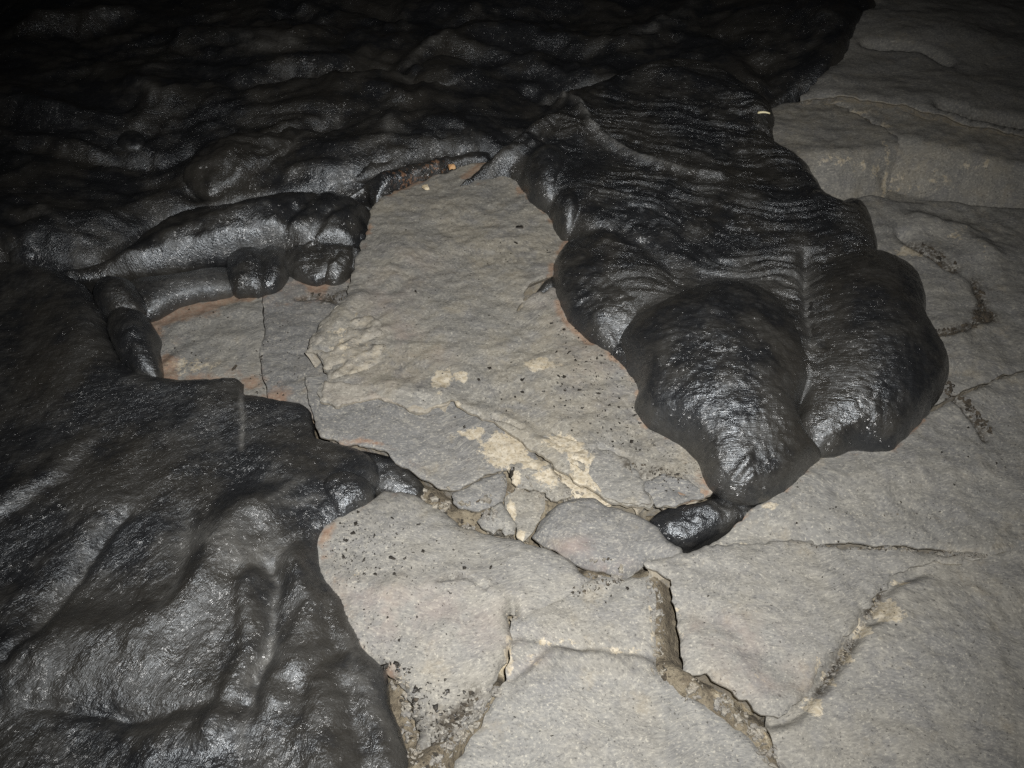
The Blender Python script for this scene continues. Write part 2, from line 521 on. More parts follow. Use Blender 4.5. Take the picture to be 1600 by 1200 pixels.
def blob_sum(blobs, z=0.05):
    """blobs: (px, py, radius x, radius y in photo units, strength)"""
    B = []
    for (px, py, rx, ry, s) in blobs:
        c = np.array(at(px, py, z)); ex = at(px + rx, py, z)[0] - c[0]; ey = abs(at(px, py - ry, z)[1] - c[1])
        B.append((c, ex, ey, s))
    def fn(x, y):
        o = np.zeros(len(x))
        for c, ex, ey, s in B:
            q = ((x - c[0]) / ex) ** 2 + ((y - c[1]) / ey) ** 2
            o = np.maximum(o, s * np.exp(-q * 0.9)) if s >= 0 else o + s * np.exp(-q)
        return o
    return fn

LAVA_RIMS = []
TOES = []

# ================================================================== GROUND
def axis(lo, hi, flo, fhi, fine):
    mid = np.arange(flo, fhi, fine)
    a = flo - np.geomspace(fine, flo - lo, 26)[::-1]; b = fhi + np.geomspace(fine, hi - fhi, 26) - fine
    return np.concatenate([a, mid, b])
gx, gy = axis(-60, 60, -0.7, 1.3, 0.008), axis(-40, 110, 0.35, 2.2, 0.008)
X, Y = np.meshgrid(gx, gy); x, y = X.ravel(), Y.ravel()
mound = ridge_sum([([(1022, 900), (1026, 960), (1032, 1045)], 0.0, 0.090, 0.05), ([(1080, 1068), (1130, 1098), (1180, 1140), (1215, 1205), (1240, 1300)], 0.02, 0.108, 0.055),
    ([(640, 752), (700, 790), (760, 800)], 0.0, 0.080, 0.06), ([(630, 1070), (640, 1180), (650, 1260)], 0.0, 0.075, 0.07), ([(775, 1075), (720, 1150), (650, 1230)], 0.0, 0.085, 0.045),
    ([(925, 890), (965, 903)], 0.0, 0.075, 0.05), ([(790, 950), (810, 965)], 0.0, 0.06, 0.04), ([(780, 740), (850, 770), (900, 770)], 0.0, 0.07, 0.05)])
def ground_z(x, y):
    return -0.095 + mound(x, y) + fbm(x, y, 0.07, 3, 3) * 0.012 + fbm(x, y, 0.022, 3, 8) * 0.006
gz = ground_z(x, y) + fbm(x, y, 6.0, 2, 33) * 0.02 * sstep(2.5, 9, np.hypot(x, y - 1.5))
nx, ny = len(gx), len(gy)
jj, ii = np.meshgrid(np.arange(ny - 1), np.arange(nx - 1), indexing='ij')
i0 = (jj * nx + ii).ravel()
gt = blob_sum([(1145, 1095, 50, 26, 1.0), (1200, 1160, 30, 50, 0.8), (1025, 930, 30, 60, 0.25), (830, 700, 80, 60, 1.0),
               (800, 1010, 60, 40, 0.7), (1400, 850, 200, 30, 0.3), (905, 745, 50, 40, 1.0)], -0.03)
ground = link_mesh("ground", np.column_stack([x, y, gz]), np.stack([i0, i0 + 1, i0 + nx + 1, i0 + nx], 1), M_G, attrs={"tan": gt(x, y)})
ground["kind"] = "structure"

# ================================================================== FRESH BLACK LAVA
def flow_part(name, parent, pts, z, h, zf, mat, edge_r=0.0, under=0.03, depth=0.14, rim=True, jit=0.004, dust=None, rust=None, smooth=True, grow=None, flow=None):
    P = ats(pts, z)
    P = smooth_closed(P, 0.012) if smooth else lin(P, 0.012, True)
    P = rough(P, jit, 0.05, 21)
    if rim: LAVA_RIMS.append(P)
    at_ = {"dust": (lambda x, y, d: dust(x, y)) if dust else (lambda x, y, d: np.zeros(len(x))),
           "rust": (lambda x, y, d: rust(x, y)) if rust else (lambda x, y, d: np.zeros(len(x)))}
    if flow is None:                              # toes: fine lines curve round the nose
        c_ = P.mean(0) + np.array([0.0, 0.25 * (P[:, 1].max() - P[:, 1].min())])
        flow = lambda x, y: (np.arctan2(x - c_[0], c_[1] - y) * 0.15, np.hypot(x - c_[0], (y - c_[1])))
    at_["fu"] = lambda x, y, d: flow(x, y)[0]
    at_["fv"] = lambda x, y, d: flow(x, y)[1]
    return sheet(name, P, h, zf(P), mat, parent, 0.0, ((under * 0.25, depth * 0.15), (under * 0.7, depth * 0.45), (under * 1.2, depth * 1.0)), at_, sharp=False, grow=grow)

def plateau(d, w):
    t = np.clip(d / w, 0, 1)
    return np.sqrt(np.clip(1 - (1 - t) ** 2, 0, 1))

def toe(name, parent, pts, z, T, zb, h=0.005, mat=None, lump=0.006, ls=0.09, rope=0.0, rdir=0.0, rsp=0.02, fine=0.0012, under=0.03, depth=None, res=56, rim=True, tilt=(0, 0), feats=None, dust=None, power=1.25, seed=0, rust=None):
    fs = ridge_sum(feats) if feats else None
    def zf(P):
        pil = Pillow(P, res); c = P.mean(0)
        def fn(x, y, d):
            p = pil(x, y, d) ** power
            e = np.clip(d / 0.03, 0, 1)
            s = zb + T * p + (tilt[0] * (x - c[0]) + tilt[1] * (y - c[1])) * p
            s = s + lump * fbm(x, y, ls, 3, 40 + seed) * e + fine * fbm(x, y, 0.018, 3, 60 + seed) * e
            if rope:
                ph = ((x - c[0]) * math.sin(rdir) + (y - c[1]) * math.cos(rdir) + 0.03 * fbm(x, y, 0.12, 3, 77 + seed)) / rsp
                s = s + rope * (np.abs(np.sin(math.pi * ph)) - 0.6) * e * sstep(-0.3, 0.5, fbm(x, y, 0.16, 2, 88 + seed))
            if fs: s = s + fs(x, y) * e
            return s
        TOES.append((P, fn))
        return fn
    return flow_part(name, parent, pts, z, h, zf, mat or M_L, under=under, depth=depth if depth else zb + 0.07, rim=rim, dust=dust, rust=rust)

# ---- the flow in the left foreground
A = empty("lava_flow", at(120, 900) + (0.0,))
tag(A, "black lava flow filling the lower left, draped in diagonal folds", "lava flow")
A_pts = [(-500, 350), (-200, 385), (0, 398), (60, 412), (125, 438), (160, 478), (172, 530), (205, 572), (250, 586), (300, 591), (372, 590), (381, 611), (432, 620),
         (480, 631), (488, 656), (497, 680), (545, 694), (585, 712), (592, 745), (570, 775), (535, 812), (512, 832), (503, 850), (508, 895), (532, 928), (548, 972),
         (572, 1012), (600, 1042), (612, 1100), (632, 1160), (660, 1260), (690, 1500), (-300, 1550), (-900, 1500)]
A_ridges = ridge_sum([
    ([(20, 1040), (110, 1010), (220, 1000), (300, 940), (345, 860), (400, 810)], 0.05, 0.050, 0.055, 0.02),
    ([(-60, 1130), (40, 1075), (150, 1055), (250, 1040)], 0.05, 0.028, 0.045, 0.02),
    ([(200, 815), (140, 890), (70, 985), (20, 1050)], 0.05, -0.020, 0.014, 0.008),
    ([(170, 800), (110, 880), (30, 960)], 0.05, 0.022, 0.045, 0.01),
    ([(290, 815), (295, 880), (270, 950)], 0.05, -0.022, 0.035),
    ([(395, 905), (395, 990), (370, 1090), (330, 1160)], 0.05, 0.030, 0.026, 0.012),
    ([(470, 880), (485, 950), (460, 1020), (420, 1100)], 0.05, 0.034, 0.028, 0.012),
    ([(432, 900), (430, 980), (405, 1080)], 0.05, -0.020, 0.014, 0.01),
    ([(520, 950), (520, 1020), (475, 1090)], 0.05, -0.016, 0.018, 0.01),
    ([(490, 1060), (500, 1140), (520, 1230)], 0.05, 0.035, 0.040, 0.012),
    ([(545, 1080), (560, 1160), (590, 1260)], 0.05, -0.018, 0.02, 0.01),
    ([(160, 690), (100, 760), (20, 820), (-60, 860)], 0.05, -0.012, 0.02),
    ([(140, 700), (60, 770), (-40, 830)], 0.05, 0.024, 0.04),
    ([(330, 640), (240, 680), (160, 760)], 0.05, 0.014, 0.05),
    ([(290, 690), (270, 740)], 0.05, 0.016, 0.06),
    ([(376, 606), (380, 650), (378, 700)], 0.05, -0.006, 0.006, 0.003),
    ([(200, 1130), (330, 1105), (400, 1110)], 0.05, -0.018, 0.02),
    ([(60, 1110), (160, 1118), (230, 1135)], 0.05, -0.012, 0.014),
    ([(250, 1180), (330, 1140), (430, 1130)], 0.05, 0.020, 0.05),
    ([(430, 720), (470, 760), (420, 800)], 0.05, 0.018, 0.05),
    ([(430, 890), (380, 905)], 0.05, -0.016, 0.018),
    ([(120, 500), (110, 620), (60, 720)], 0.05, 0.020, 0.09),
    ([(20, 470), (40, 560)], 0.05, -0.012, 0.06),
    ([(430, 640), (470, 680), (500, 730)], 0.05, -0.006, 0.05)])
A_dust_l = ridge_sum([([(376, 602), (380, 650), (378, 705)], 0.05, 1.0, 0.006, 0.003), ([(430, 870), (380, 880), (330, 850)], 0.05, 0.7, 0.03, 0.02),
    ([(432, 900), (430, 980), (405, 1080), (380, 1180)], 0.05, 0.5, 0.010, 0.01), ([(200, 815), (140, 890), (60, 1000)], 0.05, 0.2, 0.01),
    ([(300, 820), (290, 900), (260, 965)], 0.05, 0.5, 0.014, 0.01), ([(390, 1080), (430, 1000), (440, 1040)], 0.05, 0.6, 0.012, 0.01),
    ([(640, 1180), (560, 1060), (540, 1000)], 0.05, 0.3, 0.012, 0.01), ([(470, 760), (430, 800), (500, 790)], 0.05, 0.5, 0.012, 0.01)])
def A_z(P):
    def fn(x, y, d):
        e = np.clip(d / 0.05, 0, 1)
        wx = x + 0.05 * fbm(x, y, 0.25, 2, 5); wy = y + 0.05 * fbm(x, y, 0.25, 2, 6)
        u, v = A_flow(wx, wy)
        fold = fbm(u * 0.3, v, 0.10, 2, 12) * 0.009 + fbm(u * 0.25, v, 0.022, 2, 13) * 0.0022
        big = fbm(x, y, 0.5, 2, 15) * 0.018
        near = sstep(1.45, 1.1, y)
        fu, fv = A_flow(x, y)
        wr = (0.35 + 0.65 * near) * fbm(fu * 0.22, fv, 0.016, 3, 17) * 0.0024 * sstep(-0.5, 0.4, fbm(x, y, 0.2, 2, 18)) + (0.4 + 0.6 * near) * fbm(fu * 0.25, fv, 0.05, 2, 19) * 0.005
        thick = 0.042 + 0.018 * near
        return 0.014 + thick * plateau(d, 0.06) + (0.68 * A_ridges(x, y) + fold * (0.15 + 0.15 * near) + big + 0.45 * wr) * e + fbm(x, y, 0.014, 3, 16) * 0.0018
    return fn
a0 = at(760, 470, 0.06)
def A_flow(x, y):
    th = np.arctan2(a0[0] - x, a0[1] - y); r = np.hypot(x - a0[0], y - a0[1])
    return r, th * 1.1
flow_part("crust", A, A_pts, 0.035, 0.0055, A_z, M_A, under=0.015, depth=0.09, dust=A_dust_l, flow=A_flow)
toe("toe", A, [(168, 486), (195, 482), (228, 492), (248, 520), (246, 540), (250, 562), (249, 584), (225, 588), (195, 572), (176, 545), (165, 515)], 0.05, 0.085, 0.02, 0.004, rope=0.003, rdir=0.5, rsp=0.022, seed=1)
toe("toe", A, [(150, 440), (180, 432), (212, 444), (226, 470), (214, 492), (185, 496), (158, 486), (143, 465)], 0.06, 0.075, 0.03, 0.004, seed=2)
toe("toe", A, [(497, 752), (520, 738), (548, 734), (574, 742), (587, 760), (580, 780), (562, 793), (538, 808), (518, 806), (500, 786), (492, 770)], 0.05, 0.075, 0.01, 0.004, seed=3, fine=0.002)
toe("toe", A, [(540, 694), (575, 696), (612, 704), (645, 726), (662, 748), (648, 772), (615, 768), (580, 760), (550, 740)], 0.02, 0.045, -0.02, 0.004, seed=4, fine=0.002)

# ---- the flow across the upper left
B = empty("lava_flow", at(420, 150) + (0.0,))
tag(B, "black lava flow across the dark upper left, with a long smooth tube along its front", "lava flow")
B_pts = [(-900, 420), (-200, 415), (0, 405), (80, 408), (140, 400), (200, 366), (270, 330), (400, 306), (470, 298), (540, 290), (600, 276), (660, 262),
         (705, 255), (745, 245), (790, 250), (860, 240), (960, 200), (1080, 190), (1180, 185), (1212, 160), (1258, 150), (1300, 145), (1326, 116), (1352, 68),
         (1372, 56), (1374, 34), (1362, 8), (1380, -40), (1420, -110), (1300, -170), (900, -190), (300, -190), (-400, -190), (-900, 0)]
B_ridges = ridge_sum([
    ([(60, 395), (150, 380), (230, 335), (330, 300)], 0.1, -0.04, 0.05, 0.02),
    ([(40, 235), (140, 245), (240, 240), (300, 225)], 0.1, -0.05, 0.035, 0.02),
    ([(0, 180), (100, 190), (170, 195)], 0.1, 0.05, 0.07, 0.02),
    ([(310, 285), (350, 275), (410, 245), (480, 215), (530, 205)], 0.1, -0.055, 0.035, 0.02),
    ([(300, 255), (340, 255), (400, 230), (470, 205)], 0.12, 0.060, 0.055, 0.02),
    ([(60, 50), (130, 42), (190, 25)], 0.1, 0.07, 0.07, 0.03),
    ([(80, 62), (150, 58), (200, 35)], 0.1, -0.04, 0.05, 0.03),
    ([(215, 140), (250, 158), (275, 157)], 0.1, 0.05, 0.045, 0.02),
    ([(380, 125), (430, 110), (540, 105)], 0.1, 0.06, 0.06, 0.03),
    ([(370, 140), (440, 128), (560, 122)], 0.1, -0.05, 0.045, 0.03),
    ([(600, 115), (640, 135), (690, 130)], 0.1, -0.05, 0.035, 0.02),
    ([(620, 130), (650, 95), (690, 80), (740, 92)], 0.1, 0.05, 0.04, 0.02),
    ([(650, 125), (690, 118), (740, 118)], 0.12, 0.05, 0.06, 0.02),
    ([(530, 140), (580, 150), (640, 165), (740, 170)], 0.1, 0.05, 0.07, 0.03),
    ([(840, 105), (900, 115), (980, 125), (1060, 118)], 0.1, 0.055, 0.06, 0.03),
    ([(820, 135), (860, 150), (890, 140), (1000, 140)], 0.1, -0.05, 0.03, 0.02),
    ([(700, 70), (800, 60), (960, 70), (1060, 30)], 0.1, 0.06, 0.09, 0.05),
    ([(600, 20), (720, 40), (900, 20)], 0.1, -0.05, 0.07, 0.05),
    ([(300, 60), (420, 70), (520, 50), (600, 60)], 0.1, 0.06, 0.08, 0.05),
    ([(440, 20), (500, 40), (620, 60)], 0.1, -0.05, 0.05, 0.05),
    ([(600, 200), (640, 190), (710, 200), (760, 215)], 0.12, 0.04, 0.06, 0.02),
    ([(560, 240), (620, 215), (600, 255), (660, 235)], 0.1, 0.02, 0.05, 0.02),
    ([(1130, 60), (1200, 120), (1210, 150)], 0.1, -0.06, 0.05, 0.02),
    ([(1260, 40), (1300, 100)], 0.12, 0.06, 0.10, 0.02)])
B_dust = ridge_sum([([(225, 150), (250, 160), (275, 155)], 0.1, 0.6, 0.012, 0.01), ([(238, 120), (262, 115)], 0.1, 0.9, 0.03, 0.02), ([(330, 300), (430, 255), (500, 212)], 0.1, 0.5, 0.012, 0.01),
    ([(600, 120), (645, 140), (690, 132)], 0.1, 0.6, 0.016, 0.01), ([(370, 60), (400, 85), (460, 75)], 0.1, 0.5, 0.03, 0.02), ([(640, 120), (655, 95), (700, 78)], 0.1, 0.5, 0.014, 0.01),
    ([(620, 195), (600, 240), (570, 250)], 0.1, 0.4, 0.02, 0.02), ([(330, 40), (420, 70), (520, 90)], 0.1, 0.4, 0.015, 0.02), ([(60, 330), (120, 370), (110, 400)], 0.1, 0.5, 0.012, 0.01),
    ([(1000, 60), (1050, 30), (1080, 10)], 0.1, 0.5, 0.03, 0.03), ([(840, 145), (900, 135), (960, 130)], 0.1, 0.5, 0.02, 0.02)])
def B_z(P):
    def fn(x, y, d):
        e = np.clip(d / 0.06, 0, 1)
        far = sstep(2.4, 3.6, y)
        wx = x + 0.12 * fbm(x, y, 0.5, 2, 25); wy = y + 0.12 * fbm(x, y, 0.5, 2, 26)
        fold = (ridged(wx * 0.45, wy, 0.42, 3, 27) - 1.1) * 0.022
        fine = fbm(wx * 0.3 + 0.1 * wy, wy - 0.25 * wx, 0.05, 3, 28) * 0.006 - np.clip(ridged(wx * 0.5, wy - 0.2 * wx, 0.16, 2, 61) - 1.15, 0, 1) * 0.030 + np.clip(fbm(wx, wy, 0.12, 2, 62), 0, 1) * 0.016
        big = fbm(x, y, 0.9, 2, 29) * 0.05
        return 0.02 + (0.10 + 0.10 * far * sstep(0.8, 1.6, x)) * plateau(d, 0.12) + (0.7 * B_ridges(x, y) + fold + fine + big) * e + fbm(x, y, 0.02, 2, 30) * 0.002
    return fn
flow_part("crust", B, B_pts, 0.08, 0.0115, B_z, M_B, under=0.02, depth=0.15, dust=B_dust, grow=2.2, flow=lambda x, y: (x * 0.96 + y * 0.28 + 0.25 * fbm(x, y, 0.8, 2, 3), -x * 0.28 + y * 0.96 + 0.25 * fbm(x, y, 0.8, 2, 4)))
rust_tube = blob_sum([(495, 326, 22, 12, 0.5)], 0.14)
toe("tube", B, [(50, 425, 0.05), (110, 404, 0.08), (180, 376, 0.11), (215, 346, 0.12), (260, 320, 0.13), (340, 302, 0.13), (420, 292, 0.13), (470, 285, 0.13), (520, 284, 0.12), (556, 294, 0.11), (580, 314, 0.09), (585, 334, 0.06), (576, 354, 0.04),
     (572, 372, 0.03), (555, 392, 0.03), (520, 398, 0.03), (480, 398, 0.03), (440, 396, 0.03), (385, 404, 0.03), (320, 414, 0.03), (240, 430, 0.03), (150, 438, 0.03), (80, 438, 0.03)], 0.07, 0.115, 0.03, 0.0045, mat=M_L, lump=0.010, ls=0.14, under=0.02,
     feats=[([(515, 285), (495, 312), (470, 335), (430, 368), (400, 392)], 0.10, -0.020, 0.018, 0.006), ([(560, 318), (520, 345), (480, 372)], 0.09, -0.014, 0.016, 0.006), ([(200, 395), (300, 360), (420, 335)], 0.1, 0.012, 0.03, 0.01)], rope=0.0014, rdir=0.9, rsp=0.03, seed=5)
toe("toe", B, [(430, 392), (455, 372), (490, 345), (530, 325), (560, 340), (572, 366), (560, 392), (540, 408), (510, 420), (480, 424), (450, 412)], 0.05, 0.070, 0.0, 0.004, lump=0.010, ls=0.07, seed=6, under=0.012)
toe("toe", B, [(492, 408), (508, 392), (528, 366), (548, 352), (562, 372), (556, 400), (542, 420), (522, 430), (502, 424)], 0.035, 0.062, 0.0, 0.004, lump=0.010, ls=0.06, seed=7, under=0.01)
toe("toe", B, [(528, 366), (548, 346), (574, 346), (583, 368), (572, 392), (562, 410), (546, 410), (536, 392)], 0.035, 0.060, 0.0, 0.004, lump=0.010, ls=0.06, seed=8, under=0.01)
toe("toe", B, [(182, 452), (215, 432), (262, 430), (320, 418), (356, 412), (368, 424), (362, 444), (340, 452), (312, 458), (280, 466), (246, 482), (222, 488), (196, 476)], 0.035, 0.055, 0.01, 0.0045, lump=0.004, seed=9, under=0.012,
    dust=blob_sum([(290, 430, 90, 26, 0.7)], 0.05))
toe("toe", B, [(350, 412), (360, 388), (388, 376), (414, 388), (424, 416), (420, 436), (406, 450), (386, 450), (366, 450), (352, 436)], 0.035, 0.062, 0.01, 0.004, seed=10, under=0.01)
toe("toe", B, [(396, 396), (420, 380), (448, 388), (450, 416), (440, 434), (424, 446), (404, 444)], 0.03, 0.055, 0.01, 0.004, seed=11, under=0.01)
toe("fold", B, [(524, 294, 0.10), (560, 276, 0.11), (600, 262, 0.12), (650, 246, 0.12), (700, 234, 0.12), (745, 222, 0.12), (772, 220, 0.12), (766, 244, 0.10), (738, 262, 0.07), (704, 280, 0.05), (668, 294, 0.05), (630, 308, 0.05), (600, 322, 0.05), (584, 326, 0.05), (572, 304, 0.06), (548, 300, 0.08)], 0.07, 0.095, 0.035, 0.005,
    mat=M_L, lump=0.012, ls=0.09, rope=0.005, rdir=0.9, rsp=0.045, seed=12, rust=blob_sum([(640, 298, 24, 7, 0.7), (680, 280, 18, 7, 0.7)], 0.06))
toe("knob", B, [(182, 208), (192, 198), (208, 196), (222, 204), (224, 214), (214, 222), (196, 224), (184, 218)], 0.11, 0.022, 0.085, 0.006, seed=13, rim=False)
toe("knob", B, [(0, 372), (20, 352), (60, 340), (82, 352), (86, 376), (70, 396), (30, 404), (4, 398)], 0.08, 0.05, 0.06, 0.006, seed=14, rim=False)
toe("knob", B, [(92, 212), (105, 203), (120, 206), (122, 216), (108, 222), (96, 220)], 0.11, 0.03, 0.08, 0.006, seed=15, rim=False)
toe("lobe", B, [(640, 128), (652, 106), (680, 90), (712, 90), (740, 104), (746, 122), (722, 132), (680, 138)], 0.12, 0.06, 0.10, 0.009, mat=M_B, seed=16, rim=False)
toe("lobe", B, [(280, 268), (300, 240), (350, 215), (420, 200), (490, 196), (520, 206), (470, 228), (420, 252), (370, 276), (320, 290)], 0.13, 0.075, 0.09, 0.008, mat=M_B, lump=0.018, seed=17, rim=False)
toe("lobe", B, [(545, 262), (580, 222), (640, 178), (720, 168), (790, 185), (800, 205), (760, 222), (700, 232), (640, 246), (590, 262)], 0.12, 0.07, 0.08, 0.008, mat=M_B, lump=0.012, rope=0.004, rdir=-0.5, rsp=0.045, seed=18, rim=False)

# ---- the ropy flow on the right with its big toes
C = empty("lava_flow", at(1120, 420) + (0.0,))
tag(C, "black ropy lava flow right of centre, ending in large bulging toes", "lava flow")
C_pts = [(700, 294), (735, 268), (790, 228), (840, 182), (872, 152), (930, 132), (1010, 108), (1100, 104), (1160, 128), (1200, 160), (1216, 190), (1222, 218), (1262, 246), (1286, 290), (1312, 324),
         (1340, 330), (1362, 366), (1374, 410), (1420, 440), (1410, 580), (1300, 640), (1200, 600), (1010, 520), (930, 460), (898, 385), (884, 360), (856, 330), (826, 304), (800, 282), (775, 276), (745, 286)]
c0 = at(1150, 300, 0.12)
C_ridges = ridge_sum([
    ([(874, 148), (905, 178), (925, 215), (975, 246), (1060, 276), (1120, 292)], 0.13, 0.026, 0.018, 0.008),
    ([(745, 272), (800, 232), (860, 186), (890, 160)], 0.12, -0.022, 0.02, 0.006),
    ([(770, 255), (820, 222), (870, 205), (900, 222)], 0.12, 0.030, 0.045, 0.01),
    ([(760, 276), (800, 262), (830, 250)], 0.10, 0.014, 0.02, 0.006),
    ([(900, 370), (960, 372), (1030, 415), (1080, 470)], 0.12, -0.02, 0.03, 0.01),
    ([(1010, 130), (1100, 150), (1200, 190)], 0.12, 0.02, 0.06, 0.02),
    ([(1255, 420), (1256, 470), (1262, 540)], 0.1, -0.03, 0.02, 0.004)])
C_dust = ridge_sum([([(874, 148), (905, 178), (925, 215), (975, 246), (1060, 276)], 0.13, 1.0, 0.014, 0.006), ([(745, 280), (790, 246), (850, 196)], 0.12, 0.6, 0.012, 0.006),
    ([(1060, 480), (1150, 440), (1240, 460)], 0.12, 0.5, 0.05, 0.02), ([(1254, 440), (1262, 560)], 0.1, 0.6, 0.02, 0.004)])
toe("toe", C, [(834, 456), (842, 442), (856, 430), (880, 428), (884, 452), (858, 452), (846, 460)], 0.05, 0.035, 0.02, 0.004, seed=27, rim=False, under=0.006)
n0 = len(TOES)
toe("toe", C, [(862, 425), (868, 400), (890, 378), (925, 366), (970, 372), (1010, 398), (1050, 440), (1082, 472), (1072, 510), (1040, 545), (1000, 590), (975, 572), (950, 548), (915, 524), (884, 495), (866, 462)], 0.07, 0.105, 0.05, 0.0042,
    lump=0.008, fine=0.0018, rope=0.0012, rdir=-0.6, rsp=0.028, seed=20, under=0.03, feats=[([(950, 545), (975, 510), (1030, 490)], 0.13, -0.016, 0.03, 0.006)])
toe("toe", C, [(992, 640), (996, 606), (972, 572), (962, 540), (990, 508), (1040, 482), (1100, 464), (1165, 462), (1222, 486), (1254, 528), (1270, 580), (1268, 620), (1244, 660), (1262, 700), (1285, 708), (1262, 735), (1228, 764),
    (1190, 782), (1150, 784), (1115, 766), (1098, 742), (1086, 716), (1064, 694), (1022, 672)], 0.055, 0.165, 0.05, 0.0042, lump=0.007, ls=0.16, seed=21, under=0.03, rope=0.0016, rdir=0.3, rsp=0.03, fine=0.002,
    feats=[([(1120, 745), (1150, 752), (1180, 732)], 0.14, 0.012, 0.010, 0.004), ([(1105, 728), (1145, 735), (1170, 715)], 0.14, 0.010, 0.010, 0.004), ([(1130, 762), (1160, 766), (1185, 752)], 0.14, 0.008, 0.008, 0.003)])
toe("toe", C, [(1256, 446), (1285, 425), (1330, 412), (1385, 414), (1424, 436), (1442, 470), (1444, 520), (1446, 535), (1470, 560), (1481, 585), (1474, 612), (1452, 645), (1420, 678), (1390, 702), (1340, 700), (1300, 712), (1262, 706), (1238, 680), (1240, 660),
    (1240, 622), (1240, 575), (1236, 500)], 0.055, 0.155, 0.05, 0.0042, lump=0.007, ls=0.18, fine=0.0018, seed=22, under=0.03, rope=0.0018, rdir=0.2, rsp=0.022)
toe("toe", C, [(1300, 335), (1322, 312), (1345, 316), (1358, 338), (1366, 368), (1372, 400), (1350, 425), (1315, 425), (1300, 390)], 0.08, 0.10, 0.05, 0.005, seed=23, under=0.02)
toe("toe", C, [(818, 268), (832, 246), (856, 238), (882, 246), (890, 270), (884, 300), (868, 318), (842, 312), (824, 296)], 0.12, 0.115, 0.09, 0.005, seed=24, rope=0.002, rdir=0.9, rsp=0.02, fine=0.002, rim=False)
toe("toe", C, [(862, 325), (878, 312), (902, 315), (915, 336), (905, 356), (884, 362), (866, 346)], 0.11, 0.11, 0.07, 0.005, seed=25, rim=False)
toe("toe", C, [(1015, 806), (1040, 792), (1080, 786), (1118, 776), (1165, 776), (1184, 792), (1172, 806), (1140, 820), (1108, 832), (1080, 846), (1050, 842), (1026, 826)], 0.02, 0.042, 0.0, 0.004, lump=0.008, ls=0.06, seed=26, under=0.012, depth=0.08, fine=0.0025)

def C_z(P):
    def fn(x, y, d):
        e = np.clip(d / 0.05, 0, 1)
        wa = fbm(x, y, 0.30, 3, 34)
        ph = (y - c0[1]) + 0.16 * (x - c0[0]) - 0.35 * np.maximum(0, -(x - c0[0]) - 0.05) ** 1.3 - 0.45 * np.maximum(0, x - c0[0] - 0.1) ** 1.6 + 0.060 * wa + 0.012 * fbm(x, y, 0.06, 2, 35)
        amp = sstep(-0.75, 0.25, fbm(x * 0.6, y, 0.22, 2, 36)) * sstep(3.4, 2.9, y)
        r1 = np.abs(np.sin(math.pi * ph / 0.047 + 0.6 * fbm(x, y, 0.25, 2, 39))) - 0.6
        r2 = np.abs(np.sin(math.pi * ph / 0.021 + 3 * wa)) - 0.6
        r3 = np.abs(np.sin(math.pi * ph / 0.12 + wa)) - 0.6
        rope = (0.0068 * r1 + 0.0042 * r2 + 0.009 * r3) * amp
        body = 0.05 + 0.105 * plateau(d, 0.11) + 0.022 * fbm(x, y, 0.4, 2, 37)
        s = body + (rope + C_ridges(x, y)) * e + fbm(x, y, 0.016, 2, 38) * 0.0014
        Q = np.stack([x, y], 1)
        for Pt, ft in TOES[n0:]:                      # the crust swells up against its own toes
            lo, hi = Pt.min(0), Pt.max(0)
            k = np.nonzero((Q > lo).all(1) & (Q < hi).all(1))[0]
            if len(k) == 0: continue
            dd, _ = sdf(Q[k], Pt); k = k[dd > 0]; dd = dd[dd > 0]
            t_ = ft(x[k], y[k], dd) - 0.006
            m = np.clip(0.03 - np.abs(s[k] - t_), 0, None) / 0.03
            s[k] = np.maximum(s[k], t_) + m * m * 0.03 / 4
        return s
    return fn
def C_flow(x, y):
    wa = fbm(x, y, 0.30, 3, 34)
    return x, (y - c0[1]) + 0.16 * (x - c0[0]) - 0.35 * np.maximum(0, -(x - c0[0]) - 0.05) ** 1.3 + 0.055 * wa
flow_part("ropy_crust", C, C_pts, 0.10, 0.0058, C_z, M_C, under=0.02, depth=0.16, dust=C_dust, flow=C_flow)
# ================================================================== OLD GREY CRUST, BROKEN INTO SLABS
RIMS_ALL = LAVA_RIMS
def rust_of(width, strength):
    def fn(x, y, d):
        Q = np.stack([x, y], 1); best = np.full(len(x), 1e9)
        lo, hi = Q.min(0) - 0.15, Q.max(0) + 0.15
        for P in RIMS_ALL:
            p = P[::4]; q = np.roll(p, -1, 0)
            k = ((p > lo) & (p < hi)).all(1)
            if not k.any(): continue
            dd, _ = seg_near(Q, p[k], q[k])
            best = np.minimum(best, dd)
        return 1.35 * strength * np.exp(-best / width) * (0.25 + 0.75 * sstep(-0.25, 0.45, fbm(x, y, 0.13, 3, 91)))
    return fn

